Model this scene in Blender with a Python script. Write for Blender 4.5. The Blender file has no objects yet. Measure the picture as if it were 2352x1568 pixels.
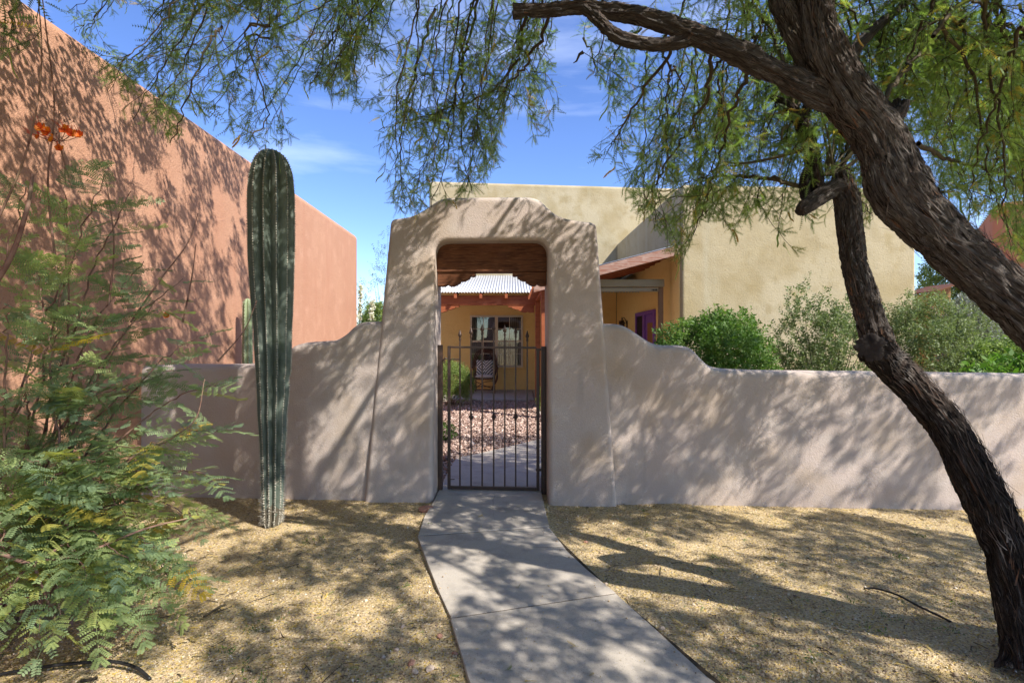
import bpy, bmesh, math, random
import numpy as np
from mathutils import Vector, Matrix

# ------------------------------------------------------------------ camera, sky, sun, exposure
sc = bpy.context.scene
ROOT = sc.collection
CAM_H = 1.5
FPX, CX, CY = 1176.0, 1176.0, 784.0          # reference grid 2352 x 1568
cam_data = bpy.data.cameras.new('camera')
cam_data.lens = 18.0; cam_data.sensor_width = 36.0; cam_data.sensor_fit = 'HORIZONTAL'
cam_data.clip_start = 0.05; cam_data.clip_end = 2000
cam = bpy.data.objects.new('camera', cam_data); ROOT.objects.link(cam)
cam.location = (0, 0, CAM_H); cam.rotation_euler = (math.radians(90), 0, 0)
sc.camera = cam

SUN_TO = Vector((0.80, -0.60, 1.0)).normalized()      # towards the sun
SUN_EL = math.asin(SUN_TO.z)
SUN_AZ = math.atan2(SUN_TO.x, SUN_TO.y)
world = bpy.data.worlds.new('World'); sc.world = world; world.use_nodes = True
wn = world.node_tree.nodes; wl = world.node_tree.links
wn.clear()
w_out = wn.new('ShaderNodeOutputWorld'); w_bg = wn.new('ShaderNodeBackground')
w_sky = wn.new('ShaderNodeTexSky'); w_sky.sky_type = 'NISHITA'; w_sky.sun_disc = False
w_sky.sun_elevation = SUN_EL; w_sky.sun_rotation = SUN_AZ
w_sky.altitude = 800; w_sky.air_density = 1.0; w_sky.dust_density = 0.4; w_sky.ozone_density = 4.0
w_tc = wn.new('ShaderNodeTexCoord'); w_map = wn.new('ShaderNodeMapping')
w_map.inputs['Scale'].default_value = (1.0, 2.2, 7.0); w_map.inputs['Rotation'].default_value = (0.0, 0.22, 0.5)
w_noise = wn.new('ShaderNodeTexNoise'); w_noise.inputs['Scale'].default_value = 1.7
w_noise.inputs['Detail'].default_value = 8; w_noise.inputs['Roughness'].default_value = 0.55
w_ramp = wn.new('ShaderNodeValToRGB')
w_ramp.color_ramp.elements[0].position = 0.54; w_ramp.color_ramp.elements[0].color = (0, 0, 0, 1)
w_ramp.color_ramp.elements[1].position = 0.85; w_ramp.color_ramp.elements[1].color = (0.20, 0.20, 0.20, 1)
w_mix = wn.new('ShaderNodeMixRGB'); w_mix.blend_type = 'MIX'; w_mix.inputs[2].default_value = (9.0, 9.6, 10.5, 1)
wl.new(w_tc.outputs['Generated'], w_map.inputs[0]); wl.new(w_map.outputs[0], w_noise.inputs['Vector'])
wl.new(w_noise.outputs[0], w_ramp.inputs[0]); wl.new(w_ramp.outputs[0], w_mix.inputs[0])
w_hs = wn.new('ShaderNodeHueSaturation'); w_hs.inputs['Hue'].default_value = 0.513; w_hs.inputs['Saturation'].default_value = 1.12; w_hs.inputs['Value'].default_value = 0.92
wl.new(w_sky.outputs[0], w_hs.inputs['Color']); wl.new(w_hs.outputs[0], w_mix.inputs[1]); wl.new(w_mix.outputs[0], w_bg.inputs[0])
w_bg.inputs['Strength'].default_value = 0.15
wl.new(w_bg.outputs[0], w_out.inputs[0])

sun_data = bpy.data.lights.new('sun', 'SUN'); sun_data.energy = 4.45; sun_data.angle = math.radians(0.53)
sun_data.color = (1.0, 0.95, 0.87)
sun = bpy.data.objects.new('sun', sun_data); ROOT.objects.link(sun)
sun.rotation_euler = SUN_TO.to_track_quat('Z', 'Y').to_euler(); sun.location = SUN_TO * 30

sc.view_settings.view_transform = 'Standard'; sc.view_settings.look = 'None'
sc.view_settings.gamma = 1.0; sc.view_settings.exposure = 1.0
sc.view_settings.use_curve_mapping = False
sc.render.engine = 'CYCLES'
sc.cycles.max_bounces = 6; sc.cycles.transparent_max_bounces = 6
sc.cycles.diffuse_bounces = 4; sc.cycles.glossy_bounces = 2; sc.cycles.transmission_bounces = 3

# ------------------------------------------------------------------ measuring helpers
rng = np.random.default_rng(7)
random.seed(7)
TILT = -0.0473                                      # the garden wall runs slightly towards us on one side

def P(px, py, Y):
    return Vector(((px - CX) / FPX * Y, Y, CAM_H - (py - CY) / FPX * Y))
def G(px, py):
    return P(px, py, CAM_H * FPX / (py - CY))
def W(px, py, Y0):                                   # point on a plane parallel to the garden wall
    k = (px - CX) / FPX
    Y = Y0 / (1 - TILT * k)
    return Vector((k * Y, Y, CAM_H - (py - CY) / FPX * Y))
def proj(p):
    p = np.asarray(p)
    Y = np.maximum(p[..., 1], 0.05)
    return CX + p[..., 0] / Y * FPX, CY - (p[..., 2] - CAM_H) / Y * FPX

# ------------------------------------------------------------------ numpy noise
_LAT = np.random.default_rng(3).random((48, 48, 48))
def vnoise(p):
    p = np.asarray(p, float); i = np.floor(p).astype(int); f = p - i; f = f * f * (3 - 2 * f)
    i0 = i % 48; i1 = (i + 1) % 48
    def L(a, b, c): return _LAT[a, b, c]
    x0, y0, z0 = i0[..., 0], i0[..., 1], i0[..., 2]; x1, y1, z1 = i1[..., 0], i1[..., 1], i1[..., 2]
    fx, fy, fz = f[..., 0], f[..., 1], f[..., 2]
    a = L(x0, y0, z0) * (1 - fx) + L(x1, y0, z0) * fx; b = L(x0, y1, z0) * (1 - fx) + L(x1, y1, z0) * fx
    c = L(x0, y0, z1) * (1 - fx) + L(x1, y0, z1) * fx; d = L(x0, y1, z1) * (1 - fx) + L(x1, y1, z1) * fx
    return ((a * (1 - fy) + b * fy) * (1 - fz) + (c * (1 - fy) + d * fy) * fz) * 2 - 1
def fbm(p, n=4):
    s = 0; a = 1.0; p = np.asarray(p, float)
    for k in range(n):
        s = s + a * vnoise(p * (2 ** k) + 11.3 * k); a *= 0.5
    return s

# ------------------------------------------------------------------ mesh and object helpers
def fast_mesh(name, V, F, tint=None, vec=None, smooth=False):
    V = np.ascontiguousarray(V, dtype=np.float32); F = np.ascontiguousarray(F, dtype=np.int32)
    me = bpy.data.meshes.new(name); k = F.shape[1]
    me.vertices.add(len(V)); me.vertices.foreach_set('co', V.ravel())
    me.loops.add(F.size); me.loops.foreach_set('vertex_index', F.ravel())
    me.polygons.add(len(F)); me.polygons.foreach_set('loop_start', np.arange(0, F.size, k, dtype=np.int32))
    if smooth: me.polygons.foreach_set('use_smooth', np.ones(len(F), dtype=bool))
    if tint is not None:
        a = me.attributes.new('tint', 'FLOAT', 'POINT'); a.data.foreach_set('value', np.ascontiguousarray(tint, dtype=np.float32))
    if vec is not None:
        a = me.attributes.new('bk', 'FLOAT_VECTOR', 'POINT'); a.data.foreach_set('vector', np.ascontiguousarray(vec, dtype=np.float32).ravel())
    me.update(calc_edges=True)
    return me

class MB:
    """collects shapes into one mesh"""
    def __init__(s): s.v = []; s.f = []; s.n = 0
    def add(s, verts, faces):
        verts = [tuple(map(float, v)) for v in verts]
        s.v += verts; s.f += [tuple(int(i) + s.n for i in f) for f in faces]; s.n += len(verts); return s
    def box(s, x0, x1, y0, y1, z0, z1):
        return s.add([(x0, y0, z0), (x1, y0, z0), (x1, y1, z0), (x0, y1, z0), (x0, y0, z1), (x1, y0, z1), (x1, y1, z1), (x0, y1, z1)],
                     [(0, 3, 2, 1), (4, 5, 6, 7), (0, 1, 5, 4), (1, 2, 6, 5), (2, 3, 7, 6), (3, 0, 4, 7)])
    def prism(s, poly, f0, f1):
        """poly: 2-D outline; f0/f1 map (u,v) to the two faces"""
        n = len(poly)
        return s.add([f0(*p) for p in poly] + [f1(*p) for p in poly],
                     [tuple(range(n)), tuple(range(2 * n - 1, n - 1, -1))] + [(i, i + n, (i + 1) % n + n, (i + 1) % n) for i in range(n)])
    def tube(s, pts, radii, seg=8, cap=True):
        V, F = tube_arrays(pts, radii, seg); n0 = s.n
        s.add(V, F)
        if cap:
            s.f.append(tuple(n0 + i for i in range(seg))[::-1]); s.f.append(tuple(n0 + len(V) - seg + i for i in range(seg)))
        return s
    def lathe(s, cx, cy, prof, seg=10):
        n0 = s.n; V = []; F = []
        for (r, z) in prof:
            for j in range(seg):
                a = 2 * math.pi * j / seg; V.append((cx + r * math.cos(a), cy + r * math.sin(a), z))
        for i in range(len(prof) - 1):
            for j in range(seg):
                F.append((i * seg + j, i * seg + (j + 1) % seg, (i + 1) * seg + (j + 1) % seg, (i + 1) * seg + j))
        F.append(tuple(range(seg))[::-1]); F.append(tuple((len(prof) - 1) * seg + j for j in range(seg)))
        return s.add(V, F)
    def mesh(s, name):
        me = bpy.data.meshes.new(name); me.from_pydata(s.v, [], s.f); me.update(); return me
    def build(s, name, mat, parent=None, bevel=0.0, seg=2, smooth=False, loc=None):
        me = s.mesh(name)
        bm = bmesh.new(); bm.from_mesh(me)
        bmesh.ops.recalc_face_normals(bm, faces=bm.faces)
        if bevel > 0:
            es = [e for e in bm.edges if len(e.link_faces) == 2 and e.calc_face_angle(0) > 0.5]
            bmesh.ops.bevel(bm, geom=es, offset=bevel, segments=seg, profile=0.5, affect='EDGES', clamp_overlap=True)
        bm.to_mesh(me); bm.free()
        if smooth or bevel > 0:
            me.polygons.foreach_set('use_smooth', np.ones(len(me.polygons), dtype=bool))
        o = link(name, me, mat, parent)
        if bevel > 0: wn_mod(o)
        if loc is not None: o.location = loc
        return o

def wn_mod(o):
    m = o.modifiers.new('weighted', 'WEIGHTED_NORMAL'); m.weight = 60; m.keep_sharp = False

def link(name, me, mat, parent=None):
    o = bpy.data.objects.new(name, me); ROOT.objects.link(o)
    if mat is not None:
        me.materials.clear(); me.materials.append(mat)
    if parent is not None: o.parent = parent
    return o
def tag(o, label=None, cat=None, group=None, kind=None):
    if label: o['label'] = label
    if cat: o['category'] = cat
    if group: o['group'] = group
    if kind: o['kind'] = kind
    return o
def thing(name, label, cat, loc=(0, 0, 0), group=None):
    o = bpy.data.objects.new(name, None); ROOT.objects.link(o); o.empty_display_size = 0.2
    return tag(o, label, cat, group)

def tube_arrays(pts, radii, seg=8, cap=False):
    p = np.array([tuple(q) for q in pts], float); n = len(p)
    r = np.full(n, radii) if np.isscalar(radii) else np.asarray(radii, float)
    t = np.gradient(p, axis=0); t /= np.linalg.norm(t, axis=1)[:, None] + 1e-9
    ref = np.array([0, 0, 1.0]) if abs(t[0, 2]) < 0.9 else np.array([1.0, 0, 0])
    u = np.cross(t[0], ref); u /= np.linalg.norm(u)
    us = [u]
    for i in range(1, n):
        u = us[-1] - t[i] * np.dot(us[-1], t[i]); u /= np.linalg.norm(u) + 1e-9; us.append(u)
    us = np.array(us); vs = np.cross(t, us)
    a = np.arange(seg) * 2 * math.pi / seg
    V = p[:, None, :] + r[:, None, None] * (us[:, None, :] * np.cos(a)[None, :, None] + vs[:, None, :] * np.sin(a)[None, :, None])
    i = np.arange(n - 1)[:, None] * seg; j = np.arange(seg)[None, :]; j2 = (j + 1) % seg
    F = np.stack([i + j, i + j2, i + seg + j2, i + seg + j], -1).reshape(-1, 4)
    return V.reshape(-1, 3), F

def spline(pts, n):
    """Catmull-Rom through pts (any dimension), n samples per span"""
    p = np.array([tuple(q) for q in pts], float)
    p = np.vstack([2 * p[0] - p[1], p, 2 * p[-1] - p[-2]]); out = []
    for i in range(1, len(p) - 2):
        for k in range(n):
            t = k / n; a, b, c, d = p[i - 1], p[i], p[i + 1], p[i + 2]
            out.append(0.5 * (2 * b + (c - a) * t + (2 * a - 5 * b + 4 * c - d) * t * t + (3 * b - a - 3 * c + d) * t ** 3))
    out.append(p[-2]); return np.array(out)

class Bag:
    """big joined geometry: many tubes or leaf copies in one mesh"""
    def __init__(s): s.V = []; s.F = []; s.T = []; s.n = 0
    def put(s, V, F, t=0.5):
        s.V.append(V); s.F.append(F + s.n); s.n += len(V)
        s.T.append(np.full(len(V), t) if np.isscalar(t) else t)
    def build(s, name, mat, parent=None, smooth=False):
        return link(name, fast_mesh(name, np.vstack(s.V), np.vstack(s.F), np.concatenate(s.T), smooth=smooth), mat, parent)

def frames(dirs, ups):
    d = dirs / (np.linalg.norm(dirs, axis=1)[:, None] + 1e-9)
    y = np.cross(ups, d); y /= np.linalg.norm(y, axis=1)[:, None] + 1e-9
    z = np.cross(d, y)
    return np.stack([d, y, z], axis=2)            # columns: x, y, z axes
def scatter(bag, tmpl, org, dirs, ups, scale, tints):
    V, F = tmpl
    if len(org) == 0: return
    R = frames(np.asarray(dirs, float), np.asarray(ups, float))
    X = np.einsum('nij,kj->nki', R, V) * np.asarray(scale)[:, None, None] + np.asarray(org)[:, None, :]
    n, k = X.shape[:2]
    FF = (F[None] + (np.arange(n) * k)[:, None, None]).reshape(-1, F.shape[1])
    bag.put(X.reshape(-1, 3), FF, np.repeat(np.asarray(tints), k))

# ------------------------------------------------------------------ materials
def nodes_of(name):
    m = bpy.data.materials.new(name); m.use_nodes = True
    return m, m.node_tree.nodes, m.node_tree.links
def mat(name, col, rough=0.85, var=(), bump=(), spec=0.3, metal=0.0, attr=None, stretch=None, coord='Object', crack=None):
    """var: (scale, colour, low, high[, detail]) layers of noise colour; bump: (scale, distance[, kind])"""
    m, N, L = nodes_of(name); b = N['Principled BSDF']
    b.inputs['Roughness'].default_value = rough; b.inputs['Specular IOR Level'].default_value = spec; b.inputs['Metallic'].default_value = metal
    if attr:
        tc = N.new('ShaderNodeAttribute'); tc.attribute_name = attr; src = tc.outputs['Vector']
    else:
        tc = N.new('ShaderNodeTexCoord'); src = tc.outputs[coord]
    if stretch:
        mp = N.new('ShaderNodeMapping'); mp.inputs['Scale'].default_value = stretch; L.new(src, mp.inputs[0]); src = mp.outputs[0]
    rgb = N.new('ShaderNodeRGB'); rgb.outputs[0].default_value = (*col, 1); cur = rgb.outputs[0]
    for v in var:
        s, c, lo, hi = v[:4]; sv = src
        if len(v) > 5:
            mp = N.new('ShaderNodeMapping'); mp.inputs['Scale'].default_value = v[5]; L.new(src, mp.inputs[0]); sv = mp.outputs[0]
        t = N.new('ShaderNodeTexNoise'); t.inputs['Scale'].default_value = s; t.inputs['Detail'].default_value = v[4] if len(v) > 4 else 4
        L.new(sv, t.inputs['Vector'])
        mr = N.new('ShaderNodeMapRange'); mr.inputs[1].default_value = lo; mr.inputs[2].default_value = hi; mr.clamp = True
        L.new(t.outputs[0], mr.inputs[0])
        mx = N.new('ShaderNodeMixRGB'); mx.inputs[2].default_value = (*c, 1)
        L.new(mr.outputs[0], mx.inputs[0]); L.new(cur, mx.inputs[1]); cur = mx.outputs[0]
    if crack:                                          # hairline cracks: (cells per metre, width, colour, share)
        cs, cwid, ccol, share = crack
        dn = N.new('ShaderNodeTexNoise'); dn.inputs['Scale'].default_value = cs * 2.5; dn.inputs['Detail'].default_value = 4; L.new(src, dn.inputs['Vector'])
        mv = N.new('ShaderNodeMixRGB'); mv.inputs[0].default_value = 0.16; L.new(src, mv.inputs[1]); L.new(dn.outputs['Color'], mv.inputs[2])
        vo = N.new('ShaderNodeTexVoronoi'); vo.feature = 'DISTANCE_TO_EDGE'; vo.inputs['Scale'].default_value = cs; L.new(mv.outputs[0], vo.inputs['Vector'])
        ml = N.new('ShaderNodeMapRange'); ml.inputs[1].default_value = cwid; ml.inputs[2].default_value = cwid * 0.4; L.new(vo.outputs['Distance'], ml.inputs[0])
        mn = N.new('ShaderNodeTexNoise'); mn.inputs['Scale'].default_value = cs * 0.7; L.new(src, mn.inputs['Vector'])
        mm = N.new('ShaderNodeMapRange'); mm.inputs[1].default_value = 1 - share; mm.inputs[2].default_value = 1 - share + 0.06; L.new(mn.outputs[0], mm.inputs[0])
        mu = N.new('ShaderNodeMath'); mu.operation = 'MULTIPLY'; L.new(ml.outputs[0], mu.inputs[0]); L.new(mm.outputs[0], mu.inputs[1])
        mx = N.new('ShaderNodeMixRGB'); mx.inputs[2].default_value = (*ccol, 1); L.new(mu.outputs[0], mx.inputs[0]); L.new(cur, mx.inputs[1]); cur = mx.outputs[0]
    L.new(cur, b.inputs['Base Color'])
    nrm = None
    for q in bump:
        s, d = q[:2]; kind = q[2] if len(q) > 2 else 'noise'
        if kind == 'noise':
            t = N.new('ShaderNodeTexNoise'); t.inputs['Scale'].default_value = s; t.inputs['Detail'].default_value = 5; h = t.outputs[0]
        else:
            t = N.new('ShaderNodeTexVoronoi'); t.inputs['Scale'].default_value = s; h = t.outputs['Distance']
        L.new(src, t.inputs['Vector'])
        bp = N.new('ShaderNodeBump'); bp.inputs['Distance'].default_value = d; bp.inputs['Strength'].default_value = 1.0
        L.new(h, bp.inputs['Height'])
        if nrm is not None: L.new(nrm, bp.inputs['Normal'])
        nrm = bp.outputs[0]
    if nrm is not None: L.new(nrm, b.inputs['Normal'])
    return m
def leaf_mat(name, stops, rough=0.55, trans=0.45, spec=0.35):
    """colour by the leaf's own tint, partly light-transmitting"""
    m, N, L = nodes_of(name); b = N['Principled BSDF']; out = N['Material Output']
    a = N.new('ShaderNodeAttribute'); a.attribute_name = 'tint'
    r = N.new('ShaderNodeValToRGB'); e = r.color_ramp.elements
    while len(e) < len(stops): e.new(0.5)
    for k, (p, c) in enumerate(stops): e[k].position = p; e[k].color = (*c, 1)
    L.new(a.outputs['Fac'], r.inputs[0]); L.new(r.outputs[0], b.inputs['Base Color'])
    b.inputs['Roughness'].default_value = rough; b.inputs['Specular IOR Level'].default_value = spec
    t = N.new('ShaderNodeBsdfTranslucent'); g = N.new('ShaderNodeMixRGB'); g.blend_type = 'MULTIPLY'; g.inputs[0].default_value = 1.0
    g.inputs[2].default_value = (1.14, 1.28, 0.68, 1); L.new(r.outputs[0], g.inputs[1]); L.new(g.outputs[0], t.inputs[0])
    mx = N.new('ShaderNodeMixShader'); mx.inputs[0].default_value = trans
    L.new(b.outputs[0], mx.inputs[1]); L.new(t.outputs[0], mx.inputs[2]); L.new(mx.outputs[0], out.inputs[0])
    return m

M = {}
M['ground'] = mat('ground_dirt', (0.52, 0.40, 0.235), 0.95,
    var=[(1.3, (0.40, 0.30, 0.175), 0.4, 0.7), (6, (0.50, 0.37, 0.165), 0.5, 0.75), (2.6, (0.33, 0.25, 0.15), 0.55, 0.72, 6), (55, (0.61, 0.49, 0.315), 0.5, 0.62, 3), (80, (0.20, 0.145, 0.09), 0.55, 0.63, 2),
         (75, (0.56, 0.38, 0.08), 0.60, 0.66, 2), (40, (0.20, 0.22, 0.08), 0.68, 0.72, 2)],
    bump=[(14, 0.02), (70, 0.012), (150, 0.006)], spec=0.1)
M['court'] = mat('courtyard_grit', (0.40, 0.28, 0.22), 0.95, var=[(30, (0.58, 0.44, 0.37), 0.4, 0.65), (60, (0.25, 0.15, 0.12), 0.54, 0.68)], bump=[(40, 0.02), (80, 0.01)], spec=0.1)
M['concrete'] = mat('concrete', (0.41, 0.36, 0.30), 0.9, var=[(1.6, (0.43, 0.385, 0.335), 0.35, 0.7), (9, (0.335, 0.30, 0.26), 0.5, 0.75), (3.5, (0.30, 0.265, 0.23), 0.58, 0.72, 6), (45, (0.43, 0.39, 0.345), 0.6, 0.7, 2), (190, (0.25, 0.225, 0.20), 0.58, 0.72, 2)],
    bump=[(120, 0.0015), (7, 0.004)], spec=0.2, crack=(0.55, 0.0020, (0.20, 0.18, 0.16), 0.45))
M['stucco'] = mat('stucco_taupe', (0.475, 0.392, 0.345), 0.92, var=[(1.1, (0.43, 0.365, 0.32), 0.4, 0.7), (5, (0.49, 0.425, 0.38), 0.5, 0.75), (2.2, (0.43, 0.335, 0.255), 0.5, 0.75), (7, (0.40, 0.34, 0.30), 0.6, 0.75, 5, (1, 1, 0.18)), (260, (0.37, 0.31, 0.27), 0.60, 0.70, 2)],
    bump=[(150, 0.0040), (60, 0.003), (3, 0.008)], spec=0.15, crack=(0.9, 0.0016, (0.33, 0.265, 0.23), 0.38))
M['stucco_red'] = mat('stucco_terracotta', (0.48, 0.265, 0.17), 0.93, var=[(0.9, (0.44, 0.235, 0.15), 0.4, 0.7), (4, (0.52, 0.295, 0.195), 0.5, 0.75), (60, (0.36, 0.185, 0.12), 0.56, 0.7), (1.6, (0.45, 0.235, 0.15), 0.52, 0.7, 4, (3, 3, 0.35))],
    bump=[(90, 0.007), (35, 0.005), (2.5, 0.015)], spec=0.12)
M['stucco_red_far'] = mat('stucco_red_far', (0.42, 0.16, 0.095), 0.93, var=[(1.5, (0.46, 0.19, 0.11), 0.4, 0.7)], bump=[(40, 0.01)], spec=0.12)
M['stucco_cream'] = mat('stucco_cream', (0.400, 0.332, 0.200), 0.93, var=[(0.5, (0.44, 0.375, 0.245), 0.42, 0.65), (1.4, (0.335, 0.268, 0.145), 0.48, 0.72, 6), (3.5, (0.355, 0.288, 0.16), 0.52, 0.7, 6), (1.2, (0.42, 0.37, 0.25), 0.55, 0.8, 4, (2.5, 2.5, 0.25)), (30, (0.31, 0.24, 0.11), 0.58, 0.75)],
    bump=[(70, 0.006), (28, 0.005), (2, 0.02)], spec=0.12)
M['stucco_gold'] = mat('stucco_gold', (0.84, 0.60, 0.235), 0.9, var=[(0.9, (0.86, 0.63, 0.26), 0.4, 0.7), (6, (0.78, 0.54, 0.20), 0.55, 0.8)], bump=[(30, 0.008)], spec=0.12)
M['iron'] = mat('painted_iron', (0.045, 0.026, 0.018), 0.45, var=[(25, (0.07, 0.035, 0.022), 0.5, 0.7)], bump=[(120, 0.0008)], spec=0.4)
M['wood_dark'] = mat('weathered_beam', (0.13, 0.048, 0.020), 0.75, var=[(14, (0.07, 0.024, 0.011), 0.45, 0.62, 6, (0.35, 4, 4)), (40, (0.21, 0.095, 0.045), 0.56, 0.7, 6, (0.2, 5, 5)), (3, (0.17, 0.075, 0.04), 0.55, 0.75)],
    bump=[(6, 0.004)], spec=0.25)
M['wood_red'] = mat('redwood', (0.30, 0.088, 0.032), 0.65, var=[(10, (0.22, 0.055, 0.02), 0.45, 0.65, 5, (0.4, 3, 3)), (4, (0.38, 0.13, 0.055), 0.55, 0.75)], bump=[(12, 0.002)], spec=0.3)
M['wood_fascia'] = mat('weathered_fascia', (0.34, 0.215, 0.165), 0.75, var=[(10, (0.25, 0.10, 0.06), 0.45, 0.65, 5, (0.5, 3, 5)), (5, (0.42, 0.29, 0.235), 0.55, 0.72)], bump=[(20, 0.003)], spec=0.2)
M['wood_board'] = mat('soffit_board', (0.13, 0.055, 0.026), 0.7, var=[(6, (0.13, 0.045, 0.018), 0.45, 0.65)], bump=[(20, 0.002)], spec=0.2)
M['metal_roof'] = mat('corrugated_steel', (0.38, 0.39, 0.40), 0.5, var=[(2, (0.44, 0.45, 0.46), 0.4, 0.7), (11, (0.30, 0.305, 0.31), 0.6, 0.78)], spec=0.5, metal=0.35)
M['beige_metal'] = mat('beige_shade_box', (0.29, 0.25, 0.165), 0.5, var=[(3, (0.26, 0.22, 0.14), 0.4, 0.7)], spec=0.4)
M['brown_metal'] = mat('brown_guide', (0.22, 0.13, 0.075), 0.5, var=[(3, (0.19, 0.11, 0.06), 0.4, 0.7)], spec=0.4)
M['window_frame'] = mat('cream_frame', (0.66, 0.60, 0.48), 0.5, var=[(6, (0.60, 0.54, 0.42), 0.4, 0.7)], spec=0.4)
M['curtain'] = mat('pale_curtain', (0.55, 0.50, 0.42), 0.9, var=[(5, (0.48, 0.43, 0.35), 0.4, 0.7)], spec=0.1)
M['room'] = mat('unlit_room_sheet', (0.05, 0.035, 0.028), 0.9, var=[(2, (0.08, 0.05, 0.035), 0.4, 0.7)], spec=0.1)
M['purple'] = mat('purple_paint', (0.20, 0.075, 0.38), 0.5, var=[(4, (0.17, 0.06, 0.33), 0.4, 0.7)], spec=0.4)
M['screen_dark'] = mat('dark_screen', (0.028, 0.018, 0.020), 0.7, var=[(60, (0.05, 0.03, 0.03), 0.5, 0.7)], spec=0.2)
M['wood_door'] = mat('door_wood', (0.27, 0.13, 0.045), 0.6, var=[(8, (0.20, 0.09, 0.03), 0.45, 0.65, 4, (4, 4, 0.4))], spec=0.3)
M['cactus'] = mat('cactus_skin', (0.108, 0.132, 0.106), 0.62, var=[(3, (0.155, 0.185, 0.15), 0.42, 0.7), (16, (0.080, 0.102, 0.074), 0.5, 0.72), (5, (0.18, 0.20, 0.17), 0.6, 0.8)], bump=[(40, 0.003)], spec=0.35)
def corky_foot(m, h):
    N, L = m.node_tree.nodes, m.node_tree.links; b = N['Principled BSDF']; old = b.inputs['Base Color'].links[0].from_socket
    g = N.new('ShaderNodeNewGeometry'); s = N.new('ShaderNodeSeparateXYZ'); L.new(g.outputs['Position'], s.inputs[0])
    n = N.new('ShaderNodeTexNoise'); n.inputs['Scale'].default_value = 14; L.new(g.outputs['Position'], n.inputs['Vector'])
    a = N.new('ShaderNodeMath'); a.operation = 'MULTIPLY_ADD'; a.inputs[1].default_value = h * 1.6; L.new(n.outputs[0], a.inputs[0]); a.inputs[2].default_value = -h * 0.35
    c = N.new('ShaderNodeMath'); c.operation = 'LESS_THAN'; L.new(s.outputs[2], c.inputs[0]); L.new(a.outputs[0], c.inputs[1])
    mx = N.new('ShaderNodeMixRGB'); mx.inputs[2].default_value = (0.125, 0.108, 0.078, 1); L.new(c.outputs[0], mx.inputs[0]); L.new(old, mx.inputs[1]); L.new(mx.outputs[0], b.inputs['Base Color'])
corky_foot(M['cactus'], 0.30)
M['cactus_pale'] = mat('cactus_pale_skin', (0.22, 0.27, 0.14), 0.62, var=[(4, (0.28, 0.33, 0.19), 0.42, 0.7)], bump=[(40, 0.003)], spec=0.35)
M['spine'] = mat('spines', (0.44, 0.41, 0.34), 0.7, var=[(30, (0.34, 0.30, 0.24), 0.5, 0.7)], spec=0.2)
M['bark'] = mat('rough_bark', (0.140, 0.116, 0.102), 0.95, attr='bk',
    var=[(3, (0.21, 0.18, 0.16), 0.45, 0.6, 8, (2, 2, 1.4)), (3, (0.23, 0.115, 0.065), 0.61, 0.74, 6, (2.2, 2.2, 0.7)), (7, (0.36, 0.325, 0.29), 0.57, 0.66, 8, (2.5, 2.5, 1.6)), (6, (0.032, 0.024, 0.020), 0.55, 0.62, 8, (2.6, 2.6, 1.3))],
    bump=[(6, 0.05), (16, 0.04), (45, 0.02)], spec=0.12, stretch=(1, 1, 0.42))
M['bark_black'] = mat('blackened_bark', (0.050, 0.038, 0.033), 0.92, attr='bk',
    var=[(3, (0.10, 0.080, 0.070), 0.45, 0.6, 8, (2, 2, 1.4)), (3, (0.16, 0.080, 0.050), 0.58, 0.70, 6, (2.2, 2.2, 0.7)), (7, (0.22, 0.20, 0.18), 0.58, 0.67, 8, (2.5, 2.5, 1.6)), (6, (0.014, 0.011, 0.010), 0.52, 0.59, 8, (2.6, 2.6, 1.3))],
    bump=[(6, 0.05), (16, 0.04), (45, 0.02)], spec=0.18, stretch=(1, 1, 0.42))
M['cut_wood'] = mat('cut_end', (0.045, 0.036, 0.032), 0.85, var=[(30, (0.12, 0.10, 0.085), 0.55, 0.7), (8, (0.02, 0.016, 0.015), 0.5, 0.7)], bump=[(40, 0.006)], spec=0.2)
M['flake'] = mat('bark_flakes', (0.080, 0.060, 0.050), 0.95, var=[(9, (0.26, 0.23, 0.205), 0.52, 0.66), (13, (0.04, 0.028, 0.022), 0.5, 0.66), (6, (0.19, 0.085, 0.04), 0.6, 0.75)], spec=0.1)
M['limb_green'] = mat('green_limb', (0.125, 0.105, 0.055), 0.8, var=[(9, (0.085, 0.070, 0.042), 0.45, 0.65), (20, (0.17, 0.15, 0.09), 0.56, 0.7)], bump=[(60, 0.003)], spec=0.2)
M['twig'] = mat('twigs', (0.060, 0.045, 0.030), 0.85, var=[(6, (0.10, 0.085, 0.045), 0.45, 0.7)], spec=0.15)
M['stem_red'] = mat('reddish_stem', (0.22, 0.125, 0.095), 0.7, var=[(5, (0.24, 0.17, 0.10), 0.5, 0.75), (14, (0.11, 0.045, 0.035), 0.5, 0.7)], spec=0.25)
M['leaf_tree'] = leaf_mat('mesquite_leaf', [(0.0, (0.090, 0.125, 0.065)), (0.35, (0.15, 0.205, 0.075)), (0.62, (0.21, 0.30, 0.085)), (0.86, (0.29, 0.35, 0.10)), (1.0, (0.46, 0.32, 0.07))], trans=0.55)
M['leaf_bop'] = leaf_mat('feathery_leaflet', [(0.0, (0.12, 0.18, 0.13)), (0.35, (0.205, 0.285, 0.155)), (0.65, (0.31, 0.385, 0.155)), (0.88, (0.45, 0.46, 0.13)), (1.0, (0.55, 0.38, 0.05))], trans=0.4, rough=0.5)
M['leaf_bright'] = leaf_mat('bright_leaf', [(0.0, (0.05, 0.10, 0.022)), (0.5, (0.10, 0.19, 0.035)), (1.0, (0.20, 0.28, 0.06))], trans=0.4)
M['leaf_olive'] = leaf_mat('olive_leaf', [(0.0, (0.075, 0.10, 0.045)), (0.5, (0.145, 0.19, 0.075)), (1.0, (0.25, 0.28, 0.12))], trans=0.35)
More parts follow.
